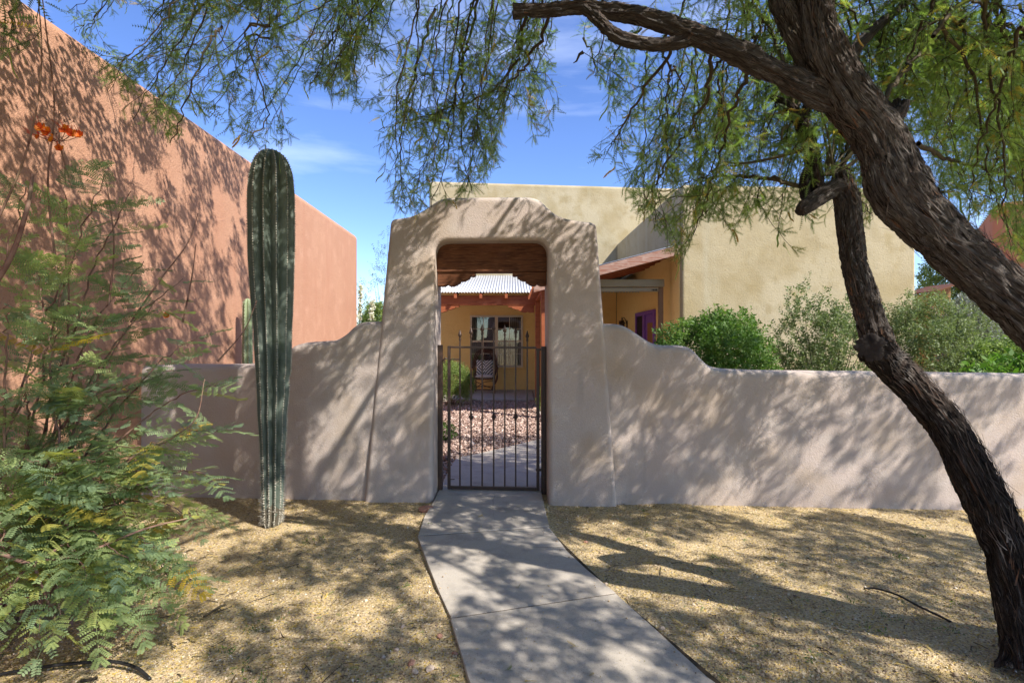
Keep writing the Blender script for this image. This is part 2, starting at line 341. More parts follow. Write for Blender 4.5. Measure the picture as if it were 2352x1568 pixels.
M['leaf_grey'] = leaf_mat('silver_leaf', [(0.0, (0.13, 0.14, 0.115)), (0.5, (0.22, 0.235, 0.20)), (1.0, (0.34, 0.35, 0.32))], trans=0.25)
M['leaf_lime'] = leaf_mat('lime_leaf', [(0.0, (0.10, 0.15, 0.04)), (0.5, (0.19, 0.26, 0.07)), (1.0, (0.32, 0.38, 0.13))], trans=0.4)
M['leaf_citrus'] = leaf_mat('glossy_leaf', [(0.0, (0.05, 0.12, 0.02)), (0.5, (0.11, 0.22, 0.03)), (1.0, (0.22, 0.32, 0.05))], trans=0.4, rough=0.5, spec=0.3)
M['blossom'] = leaf_mat('white_blossom', [(0.0, (0.62, 0.60, 0.50)), (1.0, (0.78, 0.76, 0.68))], trans=0.3)
M['flower'] = leaf_mat('orange_petal', [(0.0, (0.60, 0.05, 0.012)), (0.55, (0.80, 0.13, 0.015)), (1.0, (0.86, 0.30, 0.02))], trans=0.35)
M['catkin'] = leaf_mat('catkin', [(0.0, (0.42, 0.26, 0.06)), (1.0, (0.62, 0.43, 0.12))], trans=0.3)
M['litter'] = leaf_mat('fallen_leaflets', [(0.0, (0.50, 0.34, 0.06)), (0.45, (0.62, 0.46, 0.17)), (0.75, (0.38, 0.27, 0.10)), (0.9, (0.20, 0.16, 0.05)), (1.0, (0.14, 0.20, 0.05))], trans=0.1)
M['grain'] = leaf_mat('loose_grains', [(0.0, (0.16, 0.115, 0.085)), (0.4, (0.40, 0.29, 0.185)), (0.8, (0.58, 0.45, 0.30)), (1.0, (0.68, 0.60, 0.48))], trans=0.0, rough=0.9, spec=0.1)
M['gravel_red'] = leaf_mat('crushed_rock', [(0.0, (0.17, 0.10, 0.08)), (0.4, (0.36, 0.245, 0.195)), (0.75, (0.50, 0.375, 0.31)), (1.0, (0.62, 0.50, 0.43))], trans=0.0, rough=0.9, spec=0.1)
M['rock_red'] = mat('red_rock', (0.36, 0.19, 0.13), 0.9, var=[(8, (0.27, 0.12, 0.08), 0.45, 0.7), (30, (0.46, 0.29, 0.21), 0.55, 0.7)], bump=[(20, 0.01)], spec=0.15)
M['rock_pale'] = mat('pale_rock', (0.47, 0.37, 0.29), 0.9, var=[(9, (0.36, 0.25, 0.18), 0.45, 0.7)], bump=[(30, 0.006)], spec=0.15)
M['rubber'] = mat('black_tubing', (0.012, 0.012, 0.013), 0.5, var=[(20, (0.03, 0.028, 0.026), 0.55, 0.7)], spec=0.4)
M['chair_wood'] = mat('willow_twig', (0.10, 0.042, 0.024), 0.55, var=[(9, (0.06, 0.024, 0.015), 0.45, 0.65)], spec=0.4)
M['cushion'] = mat('white_cushion', (0.62, 0.60, 0.57), 0.9, var=[(7, (0.56, 0.54, 0.50), 0.4, 0.7)], spec=0.1)
M['white_metal'] = mat('lantern_plate', (0.50, 0.40, 0.24), 0.6, var=[(5, (0.44, 0.34, 0.20), 0.4, 0.7)], spec=0.3)
M['ink'] = mat('dark_print', (0.02, 0.016, 0.012), 0.6, var=[(5, (0.03, 0.02, 0.015), 0.4, 0.7)], spec=0.2)
M['soil'] = mat('dark_gap', (0.055, 0.042, 0.030), 0.95, var=[(30, (0.10, 0.075, 0.05), 0.5, 0.7)], spec=0.05)

def glass_mat():
    m, N, L = nodes_of('window_glass'); out = N['Material Output']; N.remove(N['Principled BSDF'])
    t = N.new('ShaderNodeBsdfTransparent'); t.inputs[0].default_value = (0.72, 0.74, 0.72, 1)
    g = N.new('ShaderNodeBsdfGlossy'); g.inputs['Roughness'].default_value = 0.02; g.inputs[0].default_value = (0.9, 0.9, 0.9, 1)
    f = N.new('ShaderNodeFresnel'); f.inputs[0].default_value = 1.9
    mx = N.new('ShaderNodeMixShader'); L.new(f.outputs[0], mx.inputs[0]); L.new(t.outputs[0], mx.inputs[1]); L.new(g.outputs[0], mx.inputs[2])
    L.new(mx.outputs[0], out.inputs[0]); return m
M['glass'] = glass_mat()
def pillow_mat():
    m, N, L = nodes_of('zigzag_cloth'); b = N['Principled BSDF']; b.inputs['Roughness'].default_value = 0.9
    tc = N.new('ShaderNodeTexCoord'); sp = N.new('ShaderNodeSeparateXYZ'); L.new(tc.outputs['Object'], sp.inputs[0])
    def op(k, a, c=None):
        n = N.new('ShaderNodeMath'); n.operation = k
        for i, v in enumerate((a, c)):
            if v is None: continue
            if isinstance(v, (int, float)): n.inputs[i].default_value = v
            else: L.new(v, n.inputs[i])
        return n.outputs[0]
    ax = op('ABSOLUTE', op('ADD', sp.outputs[0], 0.06)); az = op('ABSOLUTE', sp.outputs[2])
    d1 = op('ADD', ax, az); d2 = op('SUBTRACT', sp.outputs[0], sp.outputs[2])
    s1 = op('GREATER_THAN', op('FRACT', op('MULTIPLY', d1, 11.0)), 0.5); s2 = op('GREATER_THAN', op('FRACT', op('MULTIPLY', d2, 11.0)), 0.5)
    w = op('GREATER_THAN', sp.outputs[0], 0.02)
    s = op('ADD', op('MULTIPLY', s1, op('SUBTRACT', 1.0, w)), op('MULTIPLY', s2, w))
    mx = N.new('ShaderNodeMixRGB'); mx.inputs[1].default_value = (0.05, 0.055, 0.065, 1); mx.inputs[2].default_value = (0.66, 0.64, 0.60, 1)
    L.new(s, mx.inputs[0]); L.new(mx.outputs[0], b.inputs['Base Color']); return m
M['pillow'] = pillow_mat()
# ================================================================== the setting: ground and paths
def build_ground():
    xs = np.concatenate([[-600, -200, -80, -35, -16, -9, -6.5], np.linspace(-5, 5.5, 210), [7, 10, 18, 40, 90, 220, 600]])
    ys = np.concatenate([[-400, -120, -40, -15, -6, -2], np.linspace(0.5, 5.1, 110), [6, 8, 12, 20, 40, 90, 220, 600, 1200]])
    X, Y = np.meshgrid(xs, ys)
    q = np.stack([X * 1.3, Y * 1.3, X * 0], -1); q2 = np.stack([X * 7, Y * 7, X * 0 + 3], -1)
    near = np.clip((5.0 - Y) / 0.6, 0, 1) * np.clip((5.3 - np.abs(X)) / 1.0, 0, 1) * np.clip((Y + 1) / 1.5, 0, 1)
    Z = (0.016 * fbm(q, 3) + 0.007 * fbm(q2, 2) - 0.004) * near
    # the dirt is banked up along the foot of the wall
    V = np.stack([X, Y, Z], -1).reshape(-1, 3); nx, ny = len(xs), len(ys)
    i = np.arange(ny - 1)[:, None] * nx; j = np.arange(nx - 1)[None]
    F = np.stack([i + j, i + j + 1, i + nx + j + 1, i + nx + j], -1).reshape(-1, 4)
    return tag(link('ground', fast_mesh('ground', V, F, smooth=True), M['ground']), kind='structure')
ground = build_ground()
def ground_z(x, y):
    x = np.asarray(x, float); y = np.asarray(y, float)
    near = np.clip((5.0 - y) / 0.6, 0, 1) * np.clip((5.3 - np.abs(x)) / 1.0, 0, 1) * np.clip((y + 1) / 1.5, 0, 1)
    return (0.016 * fbm(np.stack([x * 1.3, y * 1.3, x * 0], -1), 3) + 0.007 * fbm(np.stack([x * 7, y * 7, x * 0 + 3], -1), 2) - 0.004) * near

def slab(parent, poly, top, thick=0.09):
    b = MB().prism(poly, lambda u, v: (u, v, top - thick), lambda u, v: (u, v, top))
    return b.build('slab', M['concrete'], parent, bevel=0.003, seg=1)
path = thing('path', None, None); tag(path, kind='structure')
JL1, JR1 = G(960, 1238), G(1262, 1217); JL2, JR2 = G(1035, 1430), G(1415, 1372)
JL3, JR3 = G(1075, 1568), G(1625, 1568)
TOP = 0.030
def xy(v, dy=0.0): return (v.x, v.y + dy)
slab(path, [(-0.725, 5.20), (-0.722, 4.75), (-0.738, 4.3), xy(JL1, 0.009), xy(JR1, 0.009), (0.292, 4.45), (0.285, 5.20)], TOP)
slab(path, [xy(JL1, -0.009), xy(G(985, 1310)), xy(G(1010, 1372)), xy(JL2, 0.008), xy(JR2, 0.008), xy(G(1350, 1318)), xy(G(1302, 1272)), xy(JR1, -0.009)], TOP - 0.003)
slab(path, [xy(JL2, -0.008), xy(JL3), (-0.02, 1.70), (1.12, 1.78), xy(JR3), xy(G(1510, 1460)), xy(JR2, -0.008)], TOP - 0.001)
slab(path, [(-0.016, 1.692), (0.45, 0.4), (1.1, -1.6), (2.2, -1.4), (1.7, 0.4), (1.12, 1.772)], TOP)
slab(path, [(-0.725, 5.21), (-0.728, 5.98), (-0.706, 6.42), (-0.64, 6.57), (-0.55, 6.63), (-0.2, 7.0), (0.85, 6.35), (0.45, 5.95), (0.31, 5.6), (0.285, 5.21)], TOP)
slab(path, [(-0.195, 7.008), (0.365, 7.67), (1.2, 8.7), (1.4, 9.42), (2.6, 9.42), (2.2, 8.2), (1.2, 6.7), (0.856, 6.357)], TOP)
# a darker bed under the joints
bed = MB().prism([(-0.70, 5.19), (-0.70, 4.0), (-0.31, 2.75), (-0.02, 1.75), (1.07, 1.8), (0.6, 3.02), (0.27, 4.1), (0.27, 5.19)], lambda u, v: (u, v, -0.03), lambda u, v: (u, v, 0.0215))
bed.build('bedding', M['soil'], path)
court = tag(link('courtyard', fast_mesh('courtyard', np.array([[-3.7, 5.05, 0.006], [9, 5.05, 0.006], [9, 16, 0.006], [-3.7, 16, 0.006]]), np.array([[0, 1, 2, 3]])), M['court']), kind='structure')
patio = thing('patio', None, None); tag(patio, kind='structure')
slab(patio, [(-2.3, 12.8), (0.54, 12.8), (0.60, 15.29), (-2.3, 15.29)], 0.06)
slab(patio, [(0.55, 9.44), (3.13, 9.44), (3.13, 15.29), (0.61, 15.29)], 0.06)

# ================================================================== garden walls and gateway
WY0 = 4.80
def wall_y(x): return WY0 + TILT * x
def garden_wall(name, prof, label, thick=0.21):
    """prof: list of (x, z of the top); hand-trowelled face, rounded top"""
    prof = sorted(prof); px = np.array([p[0] for p in prof]); pz = np.array([p[1] for p in prof])
    sp = spline(list(zip(px, pz)), 10)
    xs = np.arange(px[0], px[-1] + 0.001, 0.03); zt = np.interp(xs, sp[:, 0], sp[:, 1])
    r = thick / 2; R = 0.075
    ring = [('f', t) for t in np.linspace(0, 1, 26)] + [('a', a) for a in np.linspace(0, math.pi, 11)[1:-1]] + [('b', t) for t in np.linspace(1, 0, 6)]
    V = []
    for x, z in zip(xs, zt):
        yc = wall_y(x)
        for k, t in ring:
            if k == 'f': V.append((x, yc - 0.02 * (1 - t), -0.08 + (z - R + 0.08) * t))
            elif k == 'a': V.append((x, yc + r - r * math.cos(t), z - R + R * math.sin(t) ** 0.8))
            else: V.append((x, yc + thick, -0.08 + (z - R + 0.08) * t))
    V = np.array(V); n = len(ring); m = len(xs)
    V[:, 1] += 0.012 * fbm(np.stack([V[:, 0] * 1.5, V[:, 1] * 0 + 2, V[:, 2] * 1.8], -1), 3)
    V[:, 2] += 0.006 * fbm(np.stack([V[:, 0] * 2.5, V[:, 1] * 0 + 9, V[:, 2] * 0], -1), 2)
    i = np.arange(m - 1)[:, None] * n; j = np.arange(n - 1)[None]
    F = np.stack([i + j, i + n + j, i + n + j + 1, i + j + 1], -1).reshape(-1, 4)
    me = fast_mesh(name, V, F, smooth=True)
    return tag(link(name, me, M['stucco']), label, 'wall')
def top_pts(pts): return [(W(a, b, WY0 + 0.05).x, W(a, b, WY0 + 0.05).z) for a, b in pts]
garden_wall('garden_wall', top_pts([(318, 840), (365, 838), (460, 836), (580, 835), (615, 832), (640, 822), (658, 808), (675, 794), (700, 786), (740, 783), (772, 780), (796, 766), (815, 748), (835, 739), (870, 737), (895, 737)]),
            'curved-top taupe stucco wall joining the terracotta building, tall cactus before it')
garden_wall('garden_wall', top_pts([(1370, 742), (1395, 742), (1420, 743), (1443, 751), (1470, 769), (1495, 785), (1520, 792), (1565, 793), (1588, 800), (1608, 820), (1628, 838), (1655, 846), (1700, 848), (1850, 850), (2050, 853), (2352, 858), (2500, 860), (2700, 862), (2900, 864)]),
            'long taupe stucco wall with curved step down, leaning blackened trunk before it')

def rounded(pts, rad, n=6):
    """round chosen corners of an outline: pts (x, y, r)"""
    out = []; m = len(pts)
    for i in range(m):
        x, y, r = pts[i]
        if r <= 0: out.append((x, y)); continue
        a = Vector(pts[i - 1][:2]); b = Vector((x, y)); c = Vector(pts[(i + 1) % m][:2])
        d1 = (a - b).normalized(); d2 = (c - b).normalized()
        p0 = b + d1 * r; p1 = b + d2 * r
        for k in range(n + 1):
            t = k / n; q = p0 * (1 - t) ** 2 + b * 2 * t * (1 - t) + p1 * t * t; out.append((q.x, q.y))
    return out
def curve_solid(name, outline, depth, bev, to_world, material, parent=None, res=6):
    """bevelled solid from a flat outline"""
    cu = bpy.data.curves.new(name, 'CURVE'); cu.dimensions = '2D'; cu.fill_mode = 'BOTH'
    s = cu.splines.new('POLY'); s.points.add(len(outline) - 1)
    for k, (x, y) in enumerate(outline): s.points[k].co = (x, y, 0, 1)
    s.use_cyclic_u = True
    cu.extrude = depth / 2 - bev; cu.bevel_depth = bev; cu.bevel_resolution = res; cu.offset = -bev
    tmp = bpy.data.objects.new(name, cu); ROOT.objects.link(tmp)
    dg = bpy.context.evaluated_depsgraph_get(); me = bpy.data.meshes.new_from_object(tmp.evaluated_get(dg))
    bpy.data.objects.remove(tmp); bpy.data.curves.remove(cu)
    bm = bmesh.new(); bm.from_mesh(me); bmesh.ops.remove_doubles(bm, verts=bm.verts, dist=1e-4)
    for v in bm.verts: v.co = to_world(v.co.x, v.co.y, v.co.z)
    bmesh.ops.recalc_face_normals(bm, faces=bm.faces); bm.to_mesh(me); bm.free(); me.name = name
    me.polygons.foreach_set('use_smooth', np.ones(len(me.polygons), dtype=bool))
    o = link(name, me, material, parent); wn_mod(o); return o

AY = 4.72                                             # front face of the gateway at x = 0
AD = 0.56
def af(px, py):
    p = W(px, py, AY + 0.05); return (p.x, p.z)
arch = thing('gateway_arch', 'tall taupe stucco gateway with scalloped top, flared sides and wooden lintel', 'gateway')
pl, pr = -0.738, 0.338
arch_out = [(W(833, 1158, AY).x, -0.1, 0), (*af(893, 498), 0.05)]
scallop_l = [tuple(q) for q in spline([af(*p) for p in [(915, 496), (940, 491), (962, 481), (985, 466), (1005, 453), (1024, 448), (1050, 447)]], 4)]
scallop_r = [tuple(q) for q in spline([af(*p) for p in [(1195, 446), (1222, 447), (1242, 455), (1260, 472), (1282, 489), (1308, 498), (1345, 504)]], 4)]
arch_out += [(x, z, 0) for x, z in scallop_l] + [(x, z, 0) for x, z in scallop_r]
arch_out += [(*af(1373, 507), 0.05), (W(1420, 1152, AY).x, -0.1, 0), (pr, -0.1, 0), (pr + 0.0, 2.455, 0.14), (pl, 2.455, 0.14), (pl, -0.1, 0)]
# close the outline around the opening
ol = rounded(arch_out, 0)
curve_solid('plaster', ol, AD, 0.045, lambda u, v, w: Vector((u, AY + TILT * u + 0.035 * v + AD / 2 + w * (1 - 0.10 * v / 2.9), v)), M['stucco'], arch)
# wooden lintel and its scroll-cut brackets, set into the opening
LY = AY + 0.27
def lw(px, py): p = W(px, py, LY); return (p.x, p.z)
lz0 = lw(1130, 624)[1]; lz1 = 2.52
lint = MB().prism([(pl - 0.06, lz0), (pr + 0.06, lz0), (pr + 0.06, lz1), (pl - 0.06, lz1)], lambda u, v: (u, LY + TILT * u, v), lambda u, v: (u, LY + TILT * u + 0.16, v))
lint.build('lintel_beam', M['wood_dark'], arch, bevel=0.008)
def corbel(parent, edge, tip, ztop, drop, y0, y1, material, steps=3, slope=TILT):
    """stepped scroll bracket: from edge to tip, lobes along its lower side"""
    d = tip - edge; poly = [(edge, ztop), (tip, ztop), (tip, ztop - drop * 0.20)]
    x = tip
    ends = [(0.86, 0.24), (0.80, 0.46), (0.60, 0.62), (0.54, 0.80), (0.33, 1.0), (0.26, 0.86)]
    prev = (1.0, 0.20)
    for k, (fx, fz) in enumerate(ends):
        for t in np.linspace(0.25, 1, 4):
            bx = prev[0] + (fx - prev[0]) * t; bz = prev[1] + (fz - prev[1]) * t
            bulge = math.sin(t * math.pi) * 0.05
            poly.append((edge + d * (bx + bulge * 0.3), ztop - drop * (bz + bulge)))
        prev = (fx, fz)
    poly += [(edge + d * 0.16, ztop - drop * 1.0), (edge, ztop - drop * 0.98)]
    return MB().prism(poly, lambda u, v: (u, y0 + slope * u, v), lambda u, v: (u, y1 + slope * u, v)).build('corbel', material, parent, bevel=0.004, seg=1)
corbel(arch, pl + 0.004, lw(1091, 640)[0], lz0 - 0.002, 0.132, LY + 0.015, LY + 0.145, M['wood_dark'])
corbel(arch, pr - 0.004, lw(1177, 640)[0], lz0 - 0.002, 0.132, LY + 0.015, LY + 0.145, M['wood_dark'])

# ---------------------------------------------------------------- gate
GY = AY + 0.345
def gy(x): return GY + TILT * x
def gpt(px, py): return W(px, py, GY)
def post(name, x0, x1, z1, label):
    o = MB().box(x0, x1, gy(x0) - 0.03, gy(x0) + 0.03, -0.05, z1).build(name, M['iron'], bevel=0.004)
    return tag(o, label, 'post', None)
post('gate_post', pl + 0.002, pl + 0.047, gpt(1009, 792).z, 'square brown steel post against the jamb on the latch side of gate')
post('gate_post', pr - 0.050, pr - 0.002, gpt(1250, 795).z, 'square brown steel post against the jamb on the hinge side of gate')
gate = thing('iron_gate', 'brown wrought iron gate with spear finials closing the stucco gateway', 'gate')
gx0, gx1 = gpt(1028, 800).x, gpt(1239, 800).x
gz0, gz1 = gpt(1130, 1123).z, gpt(1130, 797).z
MB().box(gx0, gx0 + 0.030, gy(gx0) - 0.015, gy(gx0) + 0.015, gz0, gz1 + 0.012).build('stile', M['iron'], gate, bevel=0.003)
MB().box(gx1 - 0.030, gx1, gy(gx1) - 0.015, gy(gx1) + 0.015, gz0 - 0.004, gz1 - 0.012).build('stile', M['iron'], gate, bevel=0.003)
def rail(z0, z1, t):
    b = MB(); xa, xb = gx0 + 0.031, gx1 - 0.031
    b.add([(xa, gy(xa) - t, z0), (xb, gy(xb) - t, z0 - 0.006), (xb, gy(xb) + t, z0 - 0.006), (xa, gy(xa) + t, z0), (xa, gy(xa) - t, z1), (xb, gy(xb) - t, z1 - 0.006), (xb, gy(xb) + t, z1 - 0.006), (xa, gy(xa) + t, z1)],
          [(0, 3, 2, 1), (4, 5, 6, 7), (0, 1, 5, 4), (1, 2, 6, 5), (2, 3, 7, 6), (3, 0, 4, 7)])
    return b.build('rail', M['iron'], gate, bevel=0.002)
rail(gz1 - 0.010, gz1 + 0.010, 0.013); rail(gz0, gz0 + 0.030, 0.014)
tops = [757, 751, 744, 741, 746, 750, 759]; bxs = [1056.5, 1082, 1107.5, 1134, 1159.5, 1184.5, 1211]
for k in range(7):
    p = gpt(bxs[k], tops[k]); x, y = p.x, gy(p.x); zt = p.z
    bar = MB().box(x - 0.0075, x + 0.0075, y - 0.0075, y + 0.0075, gz0 + 0.031, zt - 0.105).build('bar', M['iron'], gate, bevel=0.0015, seg=1)
    MB().lathe(x, y, [(0.010, zt - 0.106), (0.014, zt - 0.098), (0.009, zt - 0.092), (0.013, zt - 0.086), (0.008, zt - 0.078), (0.011, zt - 0.072), (0.020, zt - 0.058), (0.015, zt - 0.040), (0.007, zt - 0.016), (0.002, zt)], 8).build('finial', M['iron'], bar, smooth=True)
    if k in (1, 3, 5):
        zk = gpt(bxs[k], 957).z
        b = MB()
        b.lathe(x, y, [(0.009, zk - 0.034), (0.016, zk - 0.028), (0.011, zk - 0.020), (0.020, zk - 0.010), (0.030, zk), (0.020, zk + 0.010), (0.011, zk + 0.020), (0.016, zk + 0.028), (0.009, zk + 0.034)], 6)
        b.build('knuckle', M['iron'], bar)
lz = gpt(1040, 825).z
lt = MB(); lt.box(gx0 + 0.0305, gx0 + 0.118, gy(gx0) - 0.030, gy(gx0) - 0.016, lz - 0.006, lz + 0.006)
lt.tube([(gx0 - 0.002, gy(gx0) - 0.02, lz + 0.004), (gx0 - 0.018, gy(gx0) - 0.022, lz + 0.012), (gx0 - 0.036, gy(gx0) - 0.022, lz - 0.002), (gx0 - 0.050, gy(gx0) - 0.02, lz - 0.012)], [0.008, 0.009, 0.011, 0.012], 6)
lt.box(gx0 - 0.036, gx0 - 0.026, gy(gx0) - 0.028, gy(gx0) - 0.014, lz - 0.040, lz - 0.004)
lt.build('latch', M['iron'], gate, bevel=0.0015, seg=1)
for z in (gz1 - 0.022, gz0 + 0.20):
    MB().box(gx1 - 0.036, pr - 0.052, gy(gx1) - 0.019, gy(gx1) + 0.010, z - 0.012, z + 0.010).build('hinge', M['iron'], gate, bevel=0.002)
MB().box(gx0 + 0.031, gx0 + 0.072, gy(gx0) - 0.012, gy(gx0) - 0.004, gz0 + 0.092, gz0 + 0.099).build('drop_bolt', M['iron'], gate)

# ================================================================== buildings
def rbox(name, x0, x1, y0, y1, z0, z1, m, parent, bev=0.09, seg=4, tops=None):
    b = MB(); b.box(x0, x1, y0, y1, z0, z1)
    if tops: b.v[4] = (x0, y0, tops[0]); b.v[5] = (x1, y0, tops[1]); b.v[6] = (x1, y1, tops[1]); b.v[7] = (x0, y1, tops[0])
    return b.build(name, m, parent, bevel=bev, seg=seg)
# terracotta neighbour: one long stuccoed flank
red = thing('terracotta_building', 'tall terracotta stucco flank wall dappled with shade, stretching back behind the cactus', 'building')
b = MB()
def red_x(y): return -3.59 - 0.039 * (y - 4.95)
z_a, z_b = 3.97, 4.17
ya, yb = -2.5, 12.97
b.add([(red_x(ya), ya, -0.1), (red_x(yb), yb, -0.1), (red_x(yb) - 9, yb, -0.1), (red_x(ya) - 9, ya, -0.1),
       (red_x(ya), ya, 3.90), (red_x(yb), yb, 4.18), (red_x(yb) - 9, yb, 4.18), (red_x(ya) - 9, ya, 3.90)],
      [(0, 3, 2, 1), (4, 5, 6, 7), (0, 1, 5, 4), (1, 2, 6, 5), (2, 3, 7, 6), (3, 0, 4, 7)])
b.build('wall', M['stucco_red'], red, bevel=0.13, seg=6)

house = thing('pueblo_house', 'cream stucco pueblo-style house with golden porch walls and corrugated porch roof', 'house')
BX0 = -2.485; BY = 15.3
rbox('wall', BX0, 7.2, BY, 21, -0.1, 6.25, M['stucco_cream'], house, 0.10, 4, tops=(6.30, 6.02))
BFY = 9.5; BX = 3.14; BXR = (2105 - CX) / FPX * BFY
rbox('wall', BX, BXR, BFY, BY + 3, -0.1, 4.40, M['stucco_cream'], house, 0.07, 4, tops=(4.42, 4.34))
# golden facing inside the porch
MB().box(BX0 + 0.05, BX - 0.03, BY - 0.012, BY + 0.05, -0.05, 3.38).build('porch_wall', M['stucco_gold'], house)
MB().prism([(BFY + 0.07, -0.05), (BY - 0.013, -0.05), (BY - 0.013, 3.23), (BFY + 0.07, 3.23)], lambda u, v: (BX - 0.012, u, v), lambda u, v: (BX + 0.05, u, v)).build('porch_wall', M['stucco_gold'], house)
def corrugated(name, A, B, C, D, waves, amp=0.011, per=8):
    """sheet with eave A-B and ridge D-C, waves counted along the eave"""
    A, B, C, D = map(np.array, (A, B, C, D)); n = waves * per + 1; u = np.linspace(0, 1, n)[:, None]
    e = A + (B - A) * u; r = D + (C - D) * u
    nrm = np.cross(B - A, D - A); nrm = nrm / np.linalg.norm(nrm)
    if nrm[2] < 0: nrm = -nrm
    w = (amp * np.sin(np.linspace(0, waves * 2 * math.pi, n)))[:, None] * nrm
    V = np.vstack([e + w, r + w, e + w - nrm * 0.004, r + w - nrm * 0.004]); k = np.arange(n - 1)
    F = np.vstack([np.stack([k, k + 1, n + k + 1, n + k], -1), np.stack([2 * n + k, 3 * n + k, 3 * n + k + 1, 2 * n + k + 1], -1), np.stack([k, 2 * n + k, 2 * n + k + 1, k + 1], -1)])
    return link(name, fast_mesh(name, V, F, smooth=True), M['metal_roof'], house)
EY, EZ = 12.45, P(1130, 671, 12.45).z
RZ = P(1130, 633, BY).z
corrugated('porch_roof', (-2.35, EY, EZ), (3.1, EY, EZ), (3.1, BY - 0.02, RZ), (-2.35, BY - 0.02, RZ), 76)
EX, EXZ = 0.50, 2.62
RXZ = 3.30
corrugated('porch_roof', (EX, 9.48, EXZ), (EX, BY - 0.3, EXZ), (BX - 0.02, BY - 0.3, RXZ), (BX - 0.02, 9.48, RXZ), 78)
# beam, brackets, posts and rafters of the rear porch
bz1, bz0 = P(1130, 679, 12.7).z, P(1130, 701, 12.7).z
MB().box(-2.2, 0.66, 12.62, 12.80, bz0, bz1).build('porch_beam', M['wood_red'], house, bevel=0.01)
for x in np.arange(-2.0, 0.45, 0.62):
    MB().prism([(12.47, EZ - 0.14), (BY - 0.02, RZ - 0.14), (BY - 0.02, RZ - 0.03), (12.47, EZ - 0.03)], lambda u, v: (x - 0.035, u, v), lambda u, v: (x + 0.035, u, v)).build('rafter', M['wood_red'], house)
corbel(house, -2.02, -1.30, bz0 - 0.002, 0.18, 12.64, 12.78, M['wood_red'], slope=0)
corbel(house, 0.55, -0.10, bz0 - 0.002, 0.18, 12.64, 12.78, M['wood_red'], slope=0)
MB().box(-2.18, -2.02, 12.63, 12.79, -0.05, bz0 - 0.003).build('post', M['wood_red'], house, bevel=0.01)
MB().box(-1.92, -1.86, 12.64, 12.70, 0.0, bz0 - 0.02).build('downpipe', M['brown_metal'], house, bevel=0.008)
# side porch
p0 = P(1242, 700, 9.9).x
MB().box(p0, p0 + 0.14, 9.78, 9.92, -0.05, 2.47).build('post', M['wood_red'], house, bevel=0.012)
MB().box(p0 + 0.01, p0 + 0.13, 12.40, 12.54, -0.05, 2.47).build('post', M['wood_red'], house, bevel=0.012)
MB().box(p0 + 0.02, p0 + 0.13, 9.66, 12.60, 2.472, 2.60).build('porch_beam', M['wood_red'], house, bevel=0.01)
for y in np.arange(9.95, 12.3, 0.42):
    sl = (RXZ - EXZ) / (BX - EX)
    MB().prism([(EX - 0.12, EXZ - 0.12 * sl - 0.10), (EX - 0.12, EXZ - 0.12 * sl - 0.03), (BX - 0.02, RXZ - 0.03), (BX - 0.02, RXZ - 0.13), (EX, EXZ - 0.13)], lambda u, v: (u, y - 0.035, v), lambda u, v: (u, y + 0.035, v)).build('rafter', M['wood_red'], house)
sl = (RXZ - EXZ) / (BX - EX)
MB().prism([(EX - 0.1, EXZ - 0.1 * sl - 0.19), (BX - 0.03, RXZ - 0.19), (BX - 0.03, RXZ - 0.018), (EX - 0.1, EXZ - 0.1 * sl - 0.018)], lambda u, v: (u, 9.46, v), lambda u, v: (u, 9.50, v)).build('fascia', M['wood_fascia'], house, bevel=0.004, seg=1)
for k in range(14):                                   # soffit boards
    xa = EX + 0.05 + k * 0.187; xb = xa + 0.180
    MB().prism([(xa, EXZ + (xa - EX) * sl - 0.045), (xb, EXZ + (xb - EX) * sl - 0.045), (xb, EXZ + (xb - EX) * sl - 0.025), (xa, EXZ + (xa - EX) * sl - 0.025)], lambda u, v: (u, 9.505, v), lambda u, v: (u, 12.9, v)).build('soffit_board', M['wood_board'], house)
shade = MB(); YS = 10.08
shade.box(p0 + 0.145, P(1524, 650, YS).x, YS - 0.07, YS + 0.07, P(1, 659.5, YS).z, P(1, 642, YS).z)
sh = shade.build('shade_box', M['beige_metal'], house, bevel=0.012)
MB().box(p0 + 0.16, P(1511, 650, YS).x, YS - 0.055, YS + 0.02, P(1, 670, YS).z, P(1, 661.5, YS).z).build('shade_bar', M['beige_metal'], sh, bevel=0.004)
xl = P(1497, 666, YS - 0.06).x; zl = P(1, 666, YS - 0.06).z
lb = MB(); 
for k, (a, w) in enumerate([(0.0, 0.012), (0.022, 0.026), (0.056, 0.020), (0.082, 0.024)]):   # tiny maker's mark, unreadable in the photograph
    lb.box(xl + a, xl + a + w, YS - 0.0575, YS - 0.0555, zl - 0.016, zl + 0.016)
lb.build('maker_mark', M['ink'], sh)
MB().box(P(1512, 700, YS).x, P(1522.5, 700, YS).x, YS - 0.04, YS + 0.04, 0.05, P(1, 660, YS).z - 0.004).build('shade_guide', M['brown_metal'], house, bevel=0.006)
# double window on the porch wall
wx0, wx1 = P(1080, 0, BY).x, P(1201, 0, BY).x; wz1, wz0 = P(0, 724, BY).z, P(0, 843, BY).z
win = MB(); YF = BY - 0.055
fr = 0.055
win.box(wx0, wx1, YF, BY - 0.014, wz1 - fr, wz1); win.box(wx0, wx1, YF, BY - 0.014, wz0, wz0 + fr)
win.box(wx0, wx0 + fr, YF, BY - 0.014, wz0 + fr, wz1 - fr); win.box(wx1 - fr, wx1, YF, BY - 0.014, wz0 + fr, wz1 - fr)
xm = (wx0 + wx1) / 2; win.box(xm - 0.045, xm + 0.045, YF, BY - 0.014, wz0 + fr, wz1 - fr)
wino = win.build('window', M['window_frame'], house)
MB().box(wx0 - 0.04, wx1 + 0.04, BY - 0.085, BY - 0.014, wz0 - 0.045, wz0 - 0.003).build('sill', M['stucco_gold'], wino, bevel=0.006)
